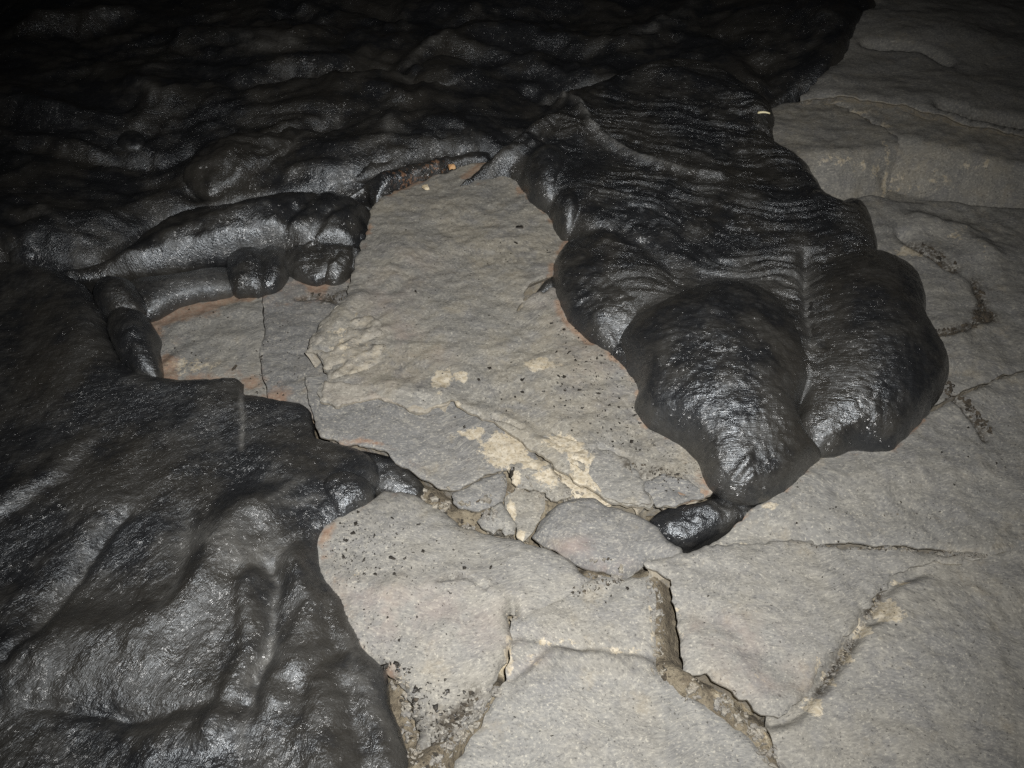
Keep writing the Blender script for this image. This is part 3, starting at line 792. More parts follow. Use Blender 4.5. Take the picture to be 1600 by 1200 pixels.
SURF = []
def slab(name, label, cat, pts, z0, sx=0.0, sy=0.0, h=0.0055, mat=None, inset=0.0006, thick=0.07, rnd=0.008, und=0.006, us=0.22, jit=0.006, feats=None, tan=None, pink=None, grit=None, rust=(0.016, 1.0), crown=0.0, group=None, drop=None, parent=None, seed=0, lip=0.005):
    P = ats(pts, z0, sx, sy)
    P = rough(lin(P, 0.008, True), jit, 0.035, 100)
    fs = ridge_sum(feats) if feats else None
    c = P.mean(0)
    pil = Pillow(P, 36) if crown else None
    def zf(x, y, d):
        dd = np.clip(d, 0, None)
        e = np.clip(1 - dd / rnd, 0, 1)
        rv = 0.55 + 0.6 * fbm(x, y, 0.09, 2, 120 + seed)
        s = z0 + sx * x + sy * (y - 1.5)
        s = s + und * fbm(x, y, us, 4, 130 + seed) + 0.0026 * fbm(x, y, 0.035, 3, 140 + seed)
        s = s - np.clip(rv, 0.1, 1.2) * rnd * 0.8 * e * e
        if crown: s = s + crown * pil(x, y, dd)
        if drop: s = s - drop(x, y)
        if fs: s = s + fs(x, y)
        return s
    at_ = {"rust": rust_of(*rust) if rust else (lambda x, y, d: np.zeros(len(x)))}
    for nm, bl in (("tan", tan), ("pink", pink)):
        f = blob_sum(bl, z0) if bl else None
        at_[nm] = (lambda f: (lambda x, y, d: f(x, y) if f else np.zeros(len(x))))(f)
    gfn = ridge_sum(grit) if grit else None
    at_["grit"] = lambda x, y, d: gfn(x, y) if gfn else np.zeros(len(x))
    o = sheet(name, P, h, zf, mat or M_S, parent, inset, ((0.0004, lip), (0.012, lip + 0.009), (0.028, lip + 0.035), (0.032, thick + 0.04)), at_, sharp=True)
    if label: tag(o, label, cat, group, 'thing')
    SURF.append((P, zf))
    return o

# centre
slab("rock_slab", "large raised grey slab in the centre, ringed by black lava, with tan scabs", "rock slab",
     [(582, 318), (640, 285), (720, 262), (778, 250), (850, 310), (915, 352), (925, 426), (868, 428), (852, 432), (839, 437), (821, 456), (804, 486), (828, 466), (840, 454), (848, 458), (864, 448), (925, 446), (915, 490), (965, 540), (1020, 585), (1035, 645), (1095, 680), (1125, 740), (1120, 762), (1104, 771), (1078, 782), (1056, 790), (1040, 788), (1028, 780),
      (1012, 790), (978, 786), (958, 782), (905, 755), (868, 728), (842, 710), (818, 694), (790, 673), (760, 656), (722, 642), (704, 627), (690, 634), (655, 646), (636, 639), (606, 628), (586, 620), (552, 628), (520, 633), (500, 626),
      (496, 605), (512, 592), (503, 565), (494, 552), (486, 544), (488, 524), (502, 503), (520, 483), (538, 466), (546, 440), (556, 408), (566, 380), (575, 350)],
     0.055, 0.0, 0.035, h=0.0045, mat=M_ST, und=0.010, us=0.24, rnd=0.008, jit=0.008, thick=0.06, lip=0.008,
     feats=[([(508, 590), (545, 596), (590, 604), (640, 618), (700, 628)], 0.05, 0.010, 0.03, 0.006), ([(720, 640), (770, 645), (830, 680), (890, 715), (930, 720)], 0.05, 0.008, 0.02, 0.006),
            ([(770, 655), (800, 665), (815, 672)], 0.05, -0.012, 0.004, 0.003), ([(865, 674), (900, 690), (925, 705), (915, 725)], 0.05, -0.008, 0.004, 0.003), ([(935, 700), (985, 715), (1010, 760), (1018, 785)], 0.05, -0.010, 0.006, 0.004),
            ([(560, 470), (530, 510), (510, 545)], 0.05, 0.012, 0.03, 0.01), ([(600, 520), (560, 560), (520, 575)], 0.05, 0.008, 0.02, 0.01), ([(640, 440), (600, 480), (580, 540)], 0.05, -0.006, 0.02, 0.01),
            ([(1000, 750), (1040, 742), (1080, 770)], 0.05, -0.006, 0.01, 0.004)],
     tan=[(690, 597, 14, 20, 1.1), (722, 592, 12, 10, 1.0), (713, 645, 9, 14, 1.0), (845, 571, 28, 9, 1.1), (880, 692, 30, 16, 1.2), (905, 715, 22, 14, 1.2), (920, 745, 36, 20, 1.1), (560, 560, 60, 50, 0.34), (540, 520, 45, 40, 0.36), (610, 450, 60, 60, 0.15)],
     pink=[(635, 525, 30, 26, 0.9), (605, 470, 36, 30, 0.7), (690, 560, 24, 14, 0.6), (640, 420, 60, 30, 0.4), (930, 560, 50, 60, 0.5), (600, 600, 40, 18, 0.6), (870, 470, 40, 40, 0.6)],
     grit=[([(985, 725), (1000, 740), (1030, 735), (1070, 752)], 0.05, 0.8, 0.012, 0.01), ([(1012, 745), (1018, 780)], 0.05, 0.5, 0.006, 0.005), ([(1040, 690), (1000, 690), (980, 730)], 0.05, 0.35, 0.02, 0.01)], rust=(0.015, 1.15), seed=1)
slab("rock_slab", "smooth grey slab tucked under the lower left rim of the central slab", "rock slab",
     [(477, 588), (512, 584), (560, 596), (640, 605), (700, 610), (760, 645), (800, 672), (830, 698), (842, 716), (832, 735), (800, 732), (780, 736), (745, 748), (716, 762), (700, 766), (678, 757), (655, 742), (625, 724), (600, 706), (570, 695), (535, 692), (500, 680), (490, 656), (482, 628)],
     0.036, 0.0, 0.03, mat=M_SD, und=0.005, rnd=0.008, thick=0.055, tan=[(790, 700, 40, 26, 1.1), (815, 722, 26, 16, 1.2), (740, 678, 26, 10, 0.7)], rust=(0.010, 0.9), seed=2)
slab("rock_slab", "low tan-rimmed grey slab on the left, west of a hairline joint, below the black toes", "rock slab",
     [(225, 470), (330, 430), (400, 420), (409, 452), (412, 500), (413, 522), (405, 548), (408, 575), (416, 610), (420, 640), (370, 620), (240, 610), (215, 560)],
     -0.005, 0.0, 0.0, mat=M_S2, inset=0.0012, rnd=0.006, und=0.008, thick=0.05, jit=0.004, feats=[([(250, 540), (300, 500), (370, 480), (408, 490)], 0.0, 0.006, 0.03, 0.01), ([(260, 570), (320, 530), (400, 520)], 0.0, 0.005, 0.02, 0.01)], rust=(0.045, 1.5), tan=[(290, 575, 70, 16, 0.5)], seed=3)
slab("rock_slab", "low grey slab on the left, between the hairline joint and the central slab", "rock slab",
     [(400, 420), (440, 395), (520, 390), (575, 385), (580, 440), (560, 500), (530, 600), (520, 660), (478, 650), (420, 640), (416, 610), (408, 575), (405, 548), (413, 522), (412, 500), (409, 452)],
     -0.008, 0.0, 0.0, mat=M_SD, inset=0.0012, rnd=0.006, und=0.006, thick=0.05, jit=0.004, rust=(0.05, 1.5), grit=[([(465, 462), (495, 460), (530, 470)], 0.0, 1.1, 0.012, 0.006), ([(500, 470), (540, 450)], 0.0, 1.0, 0.010, 0.006)],
     feats=[([(465, 462), (495, 462), (530, 470)], 0.0, -0.012, 0.010, 0.006), ([(416, 545), (440, 545), (480, 548)], 0.0, -0.003, 0.005, 0.004)], pink=[(480, 430, 60, 40, 0.6)], seed=4)
slab("rock_flake", "pale crinkled plate lapping over the left corner of the central slab", "rock flake",
     [(484, 546), (487, 522), (503, 500), (524, 478), (548, 470), (574, 484), (596, 505), (606, 530), (596, 556), (572, 578), (540, 592), (514, 590), (504, 566), (494, 552)], 0.058, 0.0, 0.035, h=0.004, mat=M_CRM, rnd=0.012, und=0.010, us=0.07, thick=0.0, lip=0.005, rust=None, jit=0.012, tan=[(540, 540, 50, 44, 0.4)],
     feats=[([(500, 540), (530, 510), (570, 500)], 0.06, 0.006, 0.012, 0.008), ([(510, 560), (545, 535), (590, 525)], 0.06, 0.006, 0.010, 0.008), ([(525, 580), (560, 560), (598, 545)], 0.06, 0.005, 0.010, 0.008)], seed=34)
slab("rock_flake", "long pale plate along the lower left rim of the central slab", "rock flake",
     [(508, 596), (545, 598), (590, 604), (640, 612), (684, 614), (700, 626), (690, 634), (655, 645), (636, 638), (606, 627), (586, 620), (552, 627), (520, 631), (502, 622)], 0.059, 0.0, 0.035, h=0.004, mat=M_CRM, rnd=0.008, und=0.005, us=0.08, thick=0.0, lip=0.005, rust=None, jit=0.009, pink=[(600, 615, 60, 20, 0.7)], seed=35)
slab("rock_flake", "thin cream plate peeling up near the front of the central slab", "rock flake",
     [(846, 676), (866, 673), (884, 684), (905, 688), (926, 704), (918, 722), (914, 738), (892, 722), (868, 702)], 0.061, 0.0, 0.035, h=0.004, mat=M_ST, rnd=0.006, und=0.006, us=0.06, thick=0.0, lip=0.004, rust=None, jit=0.010, tan=[(880, 698, 40, 26, 1.2)], seed=31)
slab("rock_flake", "thin grey plate on the front of the central slab beside the cream plate", "rock flake",
     [(926, 704), (948, 700), (984, 714), (996, 736), (1010, 760), (1017, 782), (1000, 790), (970, 786), (938, 764), (915, 742)], 0.060, 0.0, 0.035, h=0.004, mat=M_S2, rnd=0.010, und=0.006, us=0.08, thick=0.0, lip=0.004, rust=None, jit=0.009, seed=32)
slab("rock_flake", "thin grey plate at the front corner of the central slab, touching the small black toe", "rock flake",
     [(1004, 748), (1040, 742), (1080, 752), (1104, 768), (1078, 784), (1046, 793), (1022, 788)], 0.060, 0.0, 0.035, h=0.004, mat=M_SD, rnd=0.008, und=0.006, us=0.08, thick=0.0, lip=0.004, rust=None, jit=0.008, seed=33)
# fragments
FR = "broken rock fragments in the middle"
slab("rock_fragment", "wedge of smooth grey crust just below the tucked grey slab, beside dark rubble", "rock fragment",
     [(708, 768), (745, 749), (788, 733), (793, 758), (788, 778), (766, 791), (742, 795), (716, 790), (706, 786)], 0.024, 0.0, 0.03, h=0.004, mat=M_SD, rnd=0.012, und=0.004, thick=0.05, rust=None, crown=0.006, group=FR, seed=5)
slab("rock_fragment", "knobbly grey fragment left of the pale triangular fragment", "rock fragment",
     [(744, 818), (764, 797), (786, 780), (798, 800), (806, 834), (790, 838), (782, 826), (772, 836), (756, 828)], 0.014, 0.0, 0.0, h=0.004, mat=M_S2, rnd=0.014, und=0.006, thick=0.05, rust=None, crown=0.014, jit=0.008, group=FR, seed=6)
slab("rock_fragment", "pale triangular rock fragment standing on its point in the middle rubble", "rock fragment",
     [(789, 774), (810, 764), (850, 767), (854, 780), (843, 812), (834, 832), (816, 843), (807, 838), (801, 814), (790, 792)], 0.022, 0.0, 0.06, h=0.004, mat=M_ST, rnd=0.008, und=0.004, thick=0.05, rust=None, tan=[(798, 795, 9, 22, 1.0), (812, 830, 10, 14, 0.9)], group=FR, seed=7)
slab("rock_fragment", "cream-crusted rock fragment just below the broken front of the central slab", "rock fragment",
     [(792, 730), (815, 708), (842, 712), (872, 738), (905, 762), (890, 775), (862, 780), (850, 765), (812, 762), (800, 752)], 0.026, 0.0, 0.03, h=0.004, mat=M_ST, rnd=0.01, und=0.008, us=0.07, thick=0.05, rust=None, jit=0.008,
     tan=[(832, 720, 26, 16, 1.3), (862, 745, 30, 14, 0.9), (800, 745, 14, 16, 0.8)], crown=0.01, grit=[([(870, 745), (885, 770)], 0.0, 0.8, 0.012, 0.01)], group=FR, seed=8)
slab("rock_fragment", "narrow cream shard along the broken front edge of the central slab", "rock fragment",
     [(845, 712), (870, 728), (908, 752), (936, 772), (958, 782), (940, 786), (905, 782), (880, 762), (858, 736)], 0.034, 0.0, 0.04, h=0.004, mat=M_ST, rnd=0.012, und=0.003, thick=0.05, rust=None, tan=[(870, 740, 30, 20, 1.4), (910, 765, 40, 24, 1.4), (940, 780, 30, 14, 1.3)], group=FR, seed=9)
slab("rock_fragment", "rounded grey block with a brownish front face, wedged right of the pale fragment", "rock fragment",
     [(834, 832), (850, 802), (870, 783), (895, 775), (930, 776), (956, 786), (990, 797), (1024, 816), (1050, 840), (1080, 870), (1050, 872), (1015, 874), (1000, 888), (975, 899), (960, 898), (925, 884), (895, 876), (868, 858), (845, 842)], 0.028, 0.0, 0.03, h=0.0045, mat=M_SD, rnd=0.03, und=0.005, thick=0.07, rust=None, crown=0.02,
     pink=[(900, 855, 40, 14, 1.4), (940, 880, 40, 12, 1.4), (960, 895, 20, 8, 1.0)], group=FR, seed=10)
# lower middle
slab("rock_slab", "domed grey slab in the lower middle with black specks and an orange left rim", "rock slab",
     [(470, 830), (530, 795), (562, 786), (600, 765), (640, 767), (680, 788), (722, 822), (762, 834), (800, 840), (850, 856), (895, 878), (926, 906), (900, 930), (872, 944), (842, 962), (812, 970), (802, 955), (792, 966), (800, 985), (792, 1030), (772, 1068),
      (755, 1110), (735, 1135), (700, 1165), (665, 1200), (655, 1250), (640, 1195), (656, 1140), (642, 1096), (628, 1072), (606, 1046), (560, 1020), (500, 930), (470, 870)],
     0.035, 0.0, 0.03, h=0.005, mat=M_S, rnd=0.014, und=0.008, thick=0.08, crown=0.035,
     feats=[([(520, 905), (580, 930), (660, 925), (730, 905), (790, 935)], 0.04, 0.010, 0.035, 0.01), ([(690, 912), (730, 908), (760, 925)], 0.04, -0.008, 0.006, 0.005), ([(800, 938), (806, 958)], 0.04, -0.01, 0.006, 0.003), ([(590, 1000), (680, 1060), (730, 1100)], 0.03, -0.012, 0.05, 0.01)],
     tan=[(540, 905, 40, 8, 0.3), (795, 1010, 10, 30, 0.8)], pink=[(620, 960, 120, 34, 1.0), (740, 980, 80, 34, 0.7), (560, 930, 40, 24, 0.9)], grit=[([(690, 910), (735, 906)], 0.04, 0.6, 0.010, 0.006), ([(745, 1090), (700, 1150), (660, 1190)], 0.0, 0.9, 0.022, 0.01), ([(640, 1100), (680, 1130), (720, 1110)], 0.02, 0.6, 0.02, 0.02)], rust=(0.020, 1.2), seed=11)
slab("rock_slab", "broad grey slab at the bottom centre with a pale creased seam across its top", "rock slab",
     [(640, 1500), (690, 1260), (712, 1190), (752, 1128), (775, 1085), (790, 1062), (796, 1030), (796, 990), (800, 966), (830, 950), (872, 936), (900, 918), (930, 902), (965, 898), (1000, 900), (1016, 898), (1022, 925), (1025, 960), (1026, 1000), (1030, 1040), (1066, 1062), (1086, 1090), (1125, 1118), (1172, 1148), (1200, 1176), (1222, 1230), (1260, 1500)], 0.034, 0.0, 0.025, h=0.0045, mat=M_SL, rnd=0.013, und=0.005, thick=0.09,
     feats=[([(806, 984), (850, 994), (910, 1006), (960, 1012), (1028, 1018)], 0.034, -0.010, 0.012, 0.006), ([(800, 1052), (835, 1022), (870, 1000), (910, 1006)], 0.034, -0.010, 0.012, 0.006), ([(860, 1060), (900, 1035), (960, 1040), (1000, 1050)], 0.034, 0.012, 0.05, 0.01),
            ([(840, 985), (920, 965), (990, 955)], 0.034, 0.006, 0.05, 0.01), ([(900, 1100), (960, 1160)], 0.034, 0.012, 0.12)],
     tan=[(860, 996, 60, 8, 0.5), (960, 1012, 70, 8, 0.5), (1018, 960, 6, 60, 0.6), (835, 1025, 20, 16, 0.45), (795, 1030, 9, 30, 0.8)], pink=[(825, 1018, 36, 26, 0.8)], rust=None, seed=13)
# right
slab("rock_slab", "convex grey slab on the right bounded below by a curved black crack", "rock slab",
     [(1004, 884), (1018, 874), (1060, 866), (1100, 852), (1180, 846), (1268, 840), (1275, 851), (1400, 856), (1470, 863), (1540, 870), (1500, 876), (1440, 880), (1400, 896), (1385, 915), (1360, 938), (1330, 985), (1300, 1022), (1278, 1052), (1265, 1080), (1246, 1105), (1216, 1121), (1190, 1116), (1160, 1096), (1130, 1072), (1100, 1057), (1072, 1056), (1062, 1010), (1056, 970), (1050, 925), (1044, 902), (1020, 892)],
     0.045, 0.0, 0.03, h=0.0045, mat=M_S, rnd=0.008, und=0.007, jit=0.009, thick=0.10, crown=0.012, tan=[(1060, 960, 8, 50, 0.5), (1290, 1060, 12, 40, 0.6), (1110, 985, 60, 22, 0.26), (1190, 1055, 60, 24, 0.24)], pink=[(1130, 990, 80, 30, 1.0), (1200, 1050, 70, 30, 0.9)], rust=None,
     feats=[([(1070, 950), (1130, 970), (1200, 1020), (1260, 1060)], 0.05, -0.008, 0.03, 0.01)], seed=15)
slab("rock_slab", "dim grey slab filling the lower right, east of the tan trough", "rock slab",
     [(1400, 862), (1500, 860), (1545, 860), (1600, 850), (1900, 838), (2100, 1300), (1700, 1500), (1270, 1500), (1232, 1230), (1212, 1180), (1196, 1140), (1196, 1100), (1240, 1050), (1290, 985), (1340, 920)],
     0.038, 0.0, 0.03, h=0.005, mat=M_S, rnd=0.014, und=0.008, thick=0.10, crown=0.0, feats=[([(1210, 1122), (1255, 1100), (1290, 1055), (1330, 1000), (1365, 950), (1400, 905), (1440, 885)], 0.03, -0.026, 0.015, 0.005), ([(1230, 1140), (1280, 1110), (1320, 1040), (1370, 985)], 0.04, 0.010, 0.05, 0.01), ([(1500, 1000), (1450, 1120), (1400, 1200)], 0.04, 0.02, 0.12), ([(1395, 930), (1388, 955), (1370, 965)], 0.04, -0.012, 0.010, 0.004)],
     grit=[([(1280, 1080), (1310, 1035), (1332, 1003)], 0.02, 1.2, 0.012, 0.004), ([(1358, 955), (1380, 922)], 0.02, 1.2, 0.012, 0.004)], tan=[(1388, 946, 18, 22, 1.4), (1350, 975, 16, 16, 1.2), (1325, 1015, 10, 26, 0.7), (1300, 1055, 10, 26, 0.7), (1275, 1095, 16, 22, 0.7), (1415, 900, 22, 7, 0.6)], rust=None, seed=16)
slab("rock_slab", "sloping grey slab on the right hiding the feet of the big toes", "rock slab",
     [(1080, 872), (1100, 848), (1135, 832), (1182, 792), (1235, 752), (1286, 706), (1335, 694), (1392, 698), (1440, 650), (1490, 620), (1560, 590), (1700, 560), (2000, 600), (2050, 840), (1700, 856), (1600, 858), (1545, 868), (1470, 858), (1400, 850), (1270, 846), (1180, 858), (1120, 862)],
     0.045, 0.0, 0.055, h=0.006, mat=M_S2, rnd=0.012, und=0.009, thick=0.10, jit=0.005, crown=0.0,
     feats=[([(1230, 770), (1300, 730), (1380, 722), (1450, 700)], 0.08, 0.012, 0.06, 0.01), ([(1485, 605), (1512, 628), (1546, 672)], 0.06, -0.014, 0.008, 0.006), ([(1100, 850), (1180, 830), (1270, 838)], 0.04, -0.01, 0.03)],
     tan=[(1200, 788, 24, 6, 0.7), (1130, 838, 40, 5, 0.5), (1280, 712, 16, 5, 0.6)], grit=[([(1484, 602), (1512, 628), (1546, 672)], 0.06, 1.1, 0.012, 0.008)], rust=(0.008, 0.9), seed=17)
slab("rock_slab", "dim grey slab behind the right toe with a hollow holding dry debris", "rock slab",
     [(1300, 310), (1360, 306), (1400, 311), (1470, 309), (1540, 316), (1600, 322), (1900, 330), (2050, 590), (1700, 556), (1560, 586), (1490, 616), (1440, 640), (1350, 650), (1250, 500), (1280, 380)],
     0.02, 0.0, 0.02, h=0.0075, mat=M_S2, rnd=0.014, und=0.010, thick=0.10, jit=0.006,
     feats=[([(1408, 372), (1440, 395), (1485, 420)], 0.02, -0.03, 0.022, 0.008), ([(1440, 350), (1500, 365), (1540, 400)], 0.03, 0.030, 0.05, 0.01), ([(1450, 526), (1490, 518), (1520, 505), (1550, 498)], 0.02, -0.016, 0.010, 0.008), ([(1524, 448), (1533, 470), (1540, 492)], 0.02, -0.016, 0.010, 0.006), ([(1395, 313), (1470, 311), (1540, 319), (1600, 325), (1800, 335)], 0.02, -0.035, 0.022, 0.006)],
     tan=[(1425, 400, 26, 10, 0.9), (1500, 375, 40, 20, 0.35), (1530, 410, 16, 20, 0.4)], grit=[([(1425, 382), (1460, 400), (1490, 420)], 0.02, 1.1, 0.02, 0.01), ([(1450, 526), (1490, 518), (1522, 505), (1552, 498)], 0.02, 1.1, 0.018, 0.008), ([(1522, 445), (1533, 470), (1540, 494)], 0.02, 1.3, 0.018, 0.008), ([(1530, 490), (1545, 494)], 0.02, 1.4, 0.022, 0.008), ([(1395, 313), (1470, 311), (1540, 319), (1600, 325)], 0.02, 1.0, 0.022, 0.01)], rust=(0.008, 0.6), seed=18)  # last grit line paints the dark shadow along the foot of the long ledge
# the ledges at the upper right: a tread, and a face turned to the viewer
def ledge(label, top, zt, front, drop_w, seed, mat, tan, h=0.009, sy=0.0):
    """a slab whose near rim slopes down in a broad weathered face"""
    P = ats(top, zt)
    L = lin(W(front, zt), 0.03, False)
    def dr(x, y):
        dd = dline(np.stack([x, y], 1), L)
        near = y < np.interp(x, L[np.argsort(L[:, 0]), 0], L[np.argsort(L[:, 0]), 1])
        dd = dd + 0.012 * fbm(x, y, 0.12, 3, 55)
        return np.where(near, np.clip(np.maximum(dd, 0) ** 2 / (np.maximum(dd, 0) + 0.035) * drop_w * 1.3, 0, zt + 0.03), 0.0)
    return slab("rock_ledge", label, "rock ledge", top, zt, 0.0, sy, h=h, mat=mat, rnd=0.015, und=0.010, thick=0.12, jit=0.01, rust=None, tan=tan, drop=dr, seed=seed)
ledge("short dim ledge at the upper right, pale banded face, beside the ropy lava", [(1180, 170), (1260, 152), (1310, 160), (1360, 188), (1402, 210), (1406, 232), (1402, 300), (1400, 325), (1330, 330), (1240, 290)], 0.11,
      [(1150, 245), (1255, 238), (1330, 232), (1404, 224)], 1.3, 19, M_ST, [(1340, 242, 90, 6, 0.45), (1300, 160, 30, 6, 0.5), (1400, 250, 8, 50, 0.6), (1350, 300, 60, 6, 0.35)])
ledge("long dim grey ledge with a tan front face crossing to the right edge", [(1262, 150), (1300, 148), (1400, 165), (1500, 190), (1600, 212), (1900, 260), (2000, 370), (1700, 345), (1600, 330), (1470, 318), (1406, 318), (1404, 240), (1404, 212), (1362, 186), (1310, 158)], 0.115,
      [(1290, 155), (1360, 185), (1410, 212), (1480, 225), (1600, 250), (1900, 290)], 1.2, 20, M_ST, [(1420, 235, 30, 8, 0.5), (1500, 245, 120, 8, 0.4), (1340, 175, 40, 6, 0.6), (1440, 300, 40, 6, 0.5), (1380, 195, 30, 6, 0.6)])
slab("rock_slab", "nearly dark grey slab in the upper right corner behind the long ledge", "rock slab",
     [(1250, 148), (1300, 100), (1330, -60), (1500, -250), (2300, -250), (2500, 250), (1900, 254), (1600, 206), (1500, 185), (1400, 160), (1300, 143)], 0.13, 0.0, 0.02, h=0.014, mat=M_S2, rnd=0.02, und=0.02, us=0.5, thick=0.14, jit=0.012, rust=None,
     feats=[([(1350, 80), (1390, 84), (1440, 92), (1480, 110)], 0.13, -0.03, 0.022, 0.01), ([(1350, 50), (1450, 60), (1600, 90)], 0.13, 0.02, 0.15), ([(1470, 176), (1530, 188), (1600, 203)], 0.13, -0.04, 0.03, 0.01)], grit=[([(1470, 178), (1530, 190), (1600, 205)], 0.13, 1.0, 0.03, 0.01)], seed=21)

# ================================================================== SMALL LOOSE THINGS
def surface_zs(Q):
    best = ground_z(Q[:, 0], Q[:, 1])
    for P, zf in SURF:
        lo, hi = P.min(0), P.max(0)
        k = np.nonzero((Q > lo).all(1) & (Q < hi).all(1))[0]
        if len(k) == 0: continue
        k = k[inside(Q[k], P)]
        if len(k) == 0: continue
        d = seg_near(Q[k], P, np.roll(P, -1, 0))[0]
        best[k] = np.maximum(best[k], zf(Q[k, 0], Q[k, 1], d))
    return best

def surface_z(x, y):
    return float(surface_zs(np.array([[x, y]]))[0])

def on_surface(pix):
    z = np.full(len(pix), 0.04)
    for _ in range(3):
        Q = np.array([at(a, b, c) for (a, b), c in zip(pix, z)])
        z = surface_zs(Q)
    return Q, z

def chip_mesh(r, flat, n, rng):
    """an irregular flat shard: a jagged polygon with thickness and a domed top"""
    a = np.sort(rng.uniform(0, 2 * math.pi, n)); rr = r * rng.uniform(0.4, 1.2, n); st = rng.uniform(0.3, 1.0)
    an = rng.uniform(0, math.pi)
    px, py = np.cos(a) * rr, np.sin(a) * rr * st
    x = px * math.cos(an) - py * math.sin(an); y = px * math.sin(an) + py * math.cos(an)
    lo = np.column_stack([x, y, np.full(n, -flat * 0.4)]); hi = np.column_stack([x * 0.86, y * 0.86, flat * rng.uniform(0.5, 1.0, n)])
    top = np.array([[x.mean(), y.mean(), flat * 1.1]])
    V = np.concatenate([lo, hi, top]); T = []
    for k in range(n):
        q = (k + 1) % n
        T += [(k, q, n + q), (k, n + q, n + k), (n + k, n + q, 2 * n)]
    return V, np.array(T)

# individual flakes that can be picked out: (photo x, y, half size in photo units)
flakes = [(862, 506, 5), (882, 515, 4), (869, 550, 5), (888, 551, 7), (818, 594, 8), (748, 592, 8), (881, 589, 5), (873, 588, 4), (817, 613, 5), (805, 620, 5), (850, 612, 5), (933, 559, 5), (941, 556, 4), (986, 691, 8), (905, 610, 5), (936, 615, 5),
          (765, 576, 5), (812, 355, 6), (806, 380, 6), (855, 392, 4), (858, 395, 4), (725, 668, 5), (900, 563, 4), (952, 634, 4), (910, 638, 5), (967, 637, 5), (991, 650, 5), (650, 455, 4)]
def lay_flakes(lst, label, group):
    Q, Z = on_surface([(a, b) for a, b, _ in lst])
    for (fx, fy, fr), p, zs in zip(lst, Q, Z):
        d = math.hypot(p[0], p[1], 1.6)
        V, T = chip_mesh(fr * RNG.uniform(0.65, 1.15) * d / FOC, 0.0025, 9, RNG)
        o = link_mesh("lava_flake", V + np.array([p[0], p[1], zs + 0.001]), T, M_FL, None, (p[0], p[1], zs), np.zeros(len(T), bool))
        tag(o, label, "flake", group)
lay_flakes(flakes, "tiny black glassy flake lying on the central grey slab", "black flakes on the central slab")
dflakes = [(552, 833, 6), (560, 800, 5), (585, 837, 6), (612, 872, 7), (586, 897, 7), (568, 876, 5), (616, 897, 5), (643, 888, 4), (703, 927, 4), (766, 888, 5), (660, 862, 4), (555, 818, 5), (537, 870, 6), (540, 845, 5), (605, 1040, 9), (620, 1037, 8), (650, 1078, 7), (680, 1105, 7), (700, 1080, 6), (655, 820, 4), (980, 920, 5), (725, 888, 4)]
lay_flakes(dflakes, "tiny black flake on the grey slabs of the lower middle", "black flakes on the lower slabs")

def single(name, label, cat, px, py, r, flat, mat, n=9, lift=0.004, zfix=None):
    zs = 0.05 if zfix is None else zfix; p = at(px, py, zs)
    if zfix is None:
        for _ in range(3):
            zs = surface_z(*p); p = at(px, py, zs)
    V, T = chip_mesh(r, flat, n, RNG)
    o = link_mesh(name, V + np.array([p[0], p[1], zs + lift]), T, mat, None, (p[0], p[1], zs), np.zeros(len(T), bool))
    return tag(o, label, cat)
single("lava_shard", "small upright black shard at the corner where the tucked slab meets the cream fragment", "shard", 800, 740, 0.011, 0.02, M_FL)
single("rock_chip", "orange rock chip in the lava seam above the central slab", "rock chip", 705, 262, 0.022, 0.008, M_OR, zfix=0.13)
single("rock_chip", "cream rock chip on the top rim of the central slab", "rock chip", 666, 294, 0.018, 0.007, M_CR, zfix=0.10)
single("lava_flake", "round black cinder flake on the low slab at the left", "flake", 367, 577, 0.013, 0.006, M_GR, 11)
single("rock_chip", "small brown pebble on the crack of the right-hand slabs", "rock chip", 1283, 849, 0.008, 0.008, M_RBR)

# a pale straw on the ropy lava
p0 = at(1184, 177, 0.17); p1 = at(1203, 178, 0.175)
dv = np.array([p1[0] - p0[0], p1[1] - p0[1], 0.004]); ln = np.linalg.norm(dv); dv /= ln
up = np.cross(dv, [0, 0, 1.0]); up /= np.linalg.norm(up); wv = np.cross(up, dv)
V = []; F = []
for s in np.linspace(0, 1, 6):
    for k in range(6):
        an = k * math.pi / 3; rr = 0.0045 * (1 - 0.4 * s)
        V.append(np.array([p0[0], p0[1], 0.172]) + dv * ln * s + (up * math.cos(an) + wv * math.sin(an)) * rr + np.array([0, 0, 0.004 * math.sin(3 * s)]))
for r_ in range(5):
    for k in range(6):
        q = (k + 1) % 6
        F.append((r_ * 6 + k, r_ * 6 + q, (r_ + 1) * 6 + q, (r_ + 1) * 6 + k))
F += [(0, 5, 4, 3), (0, 3, 2, 1), (30, 31, 32, 33), (30, 33, 34, 35)]
tag(link_mesh("straw", V, np.array(F), M_TW, None, (p0[0], p0[1], 0.17)), "short pale straw at the far right rim of the ropy lava", "straw")

# grit that nobody could count: chips scattered over patches
def scatter(name, label, patches, mat, seed, grow=1.0):
    rng = np.random.default_rng(seed); VV = []; TT = []; off = 0
    pix = []; rad = []
    for (px, py, rx, ry, n, r0, r1) in patches:
        for _ in range(n):
            a = rng.uniform(0, 2 * math.pi); q = math.sqrt(rng.uniform(0, 1))
            pix.append((px + rx * q * math.cos(a), py + ry * q * math.sin(a))); rad.append((r0 + (r1 - r0) * rng.uniform(0, 1) ** 1.6) * grow)
    Q, Z = on_surface(pix)
    for p, zs, r in zip(Q, Z, rad):
        V, T = chip_mesh(r, r * rng.uniform(0.3, 0.7), rng.integers(5, 8), rng)
        VV.append(V + np.array([p[0], p[1], zs + 0.0005])); TT.append(T + off); off += len(V)
    V = np.concatenate(VV); T = np.concatenate(TT)
    o = link_mesh(name, V, T, mat, None, V.mean(0), np.zeros(len(T), bool))
    tag(o, label, "grit", kind="stuff")
    return o
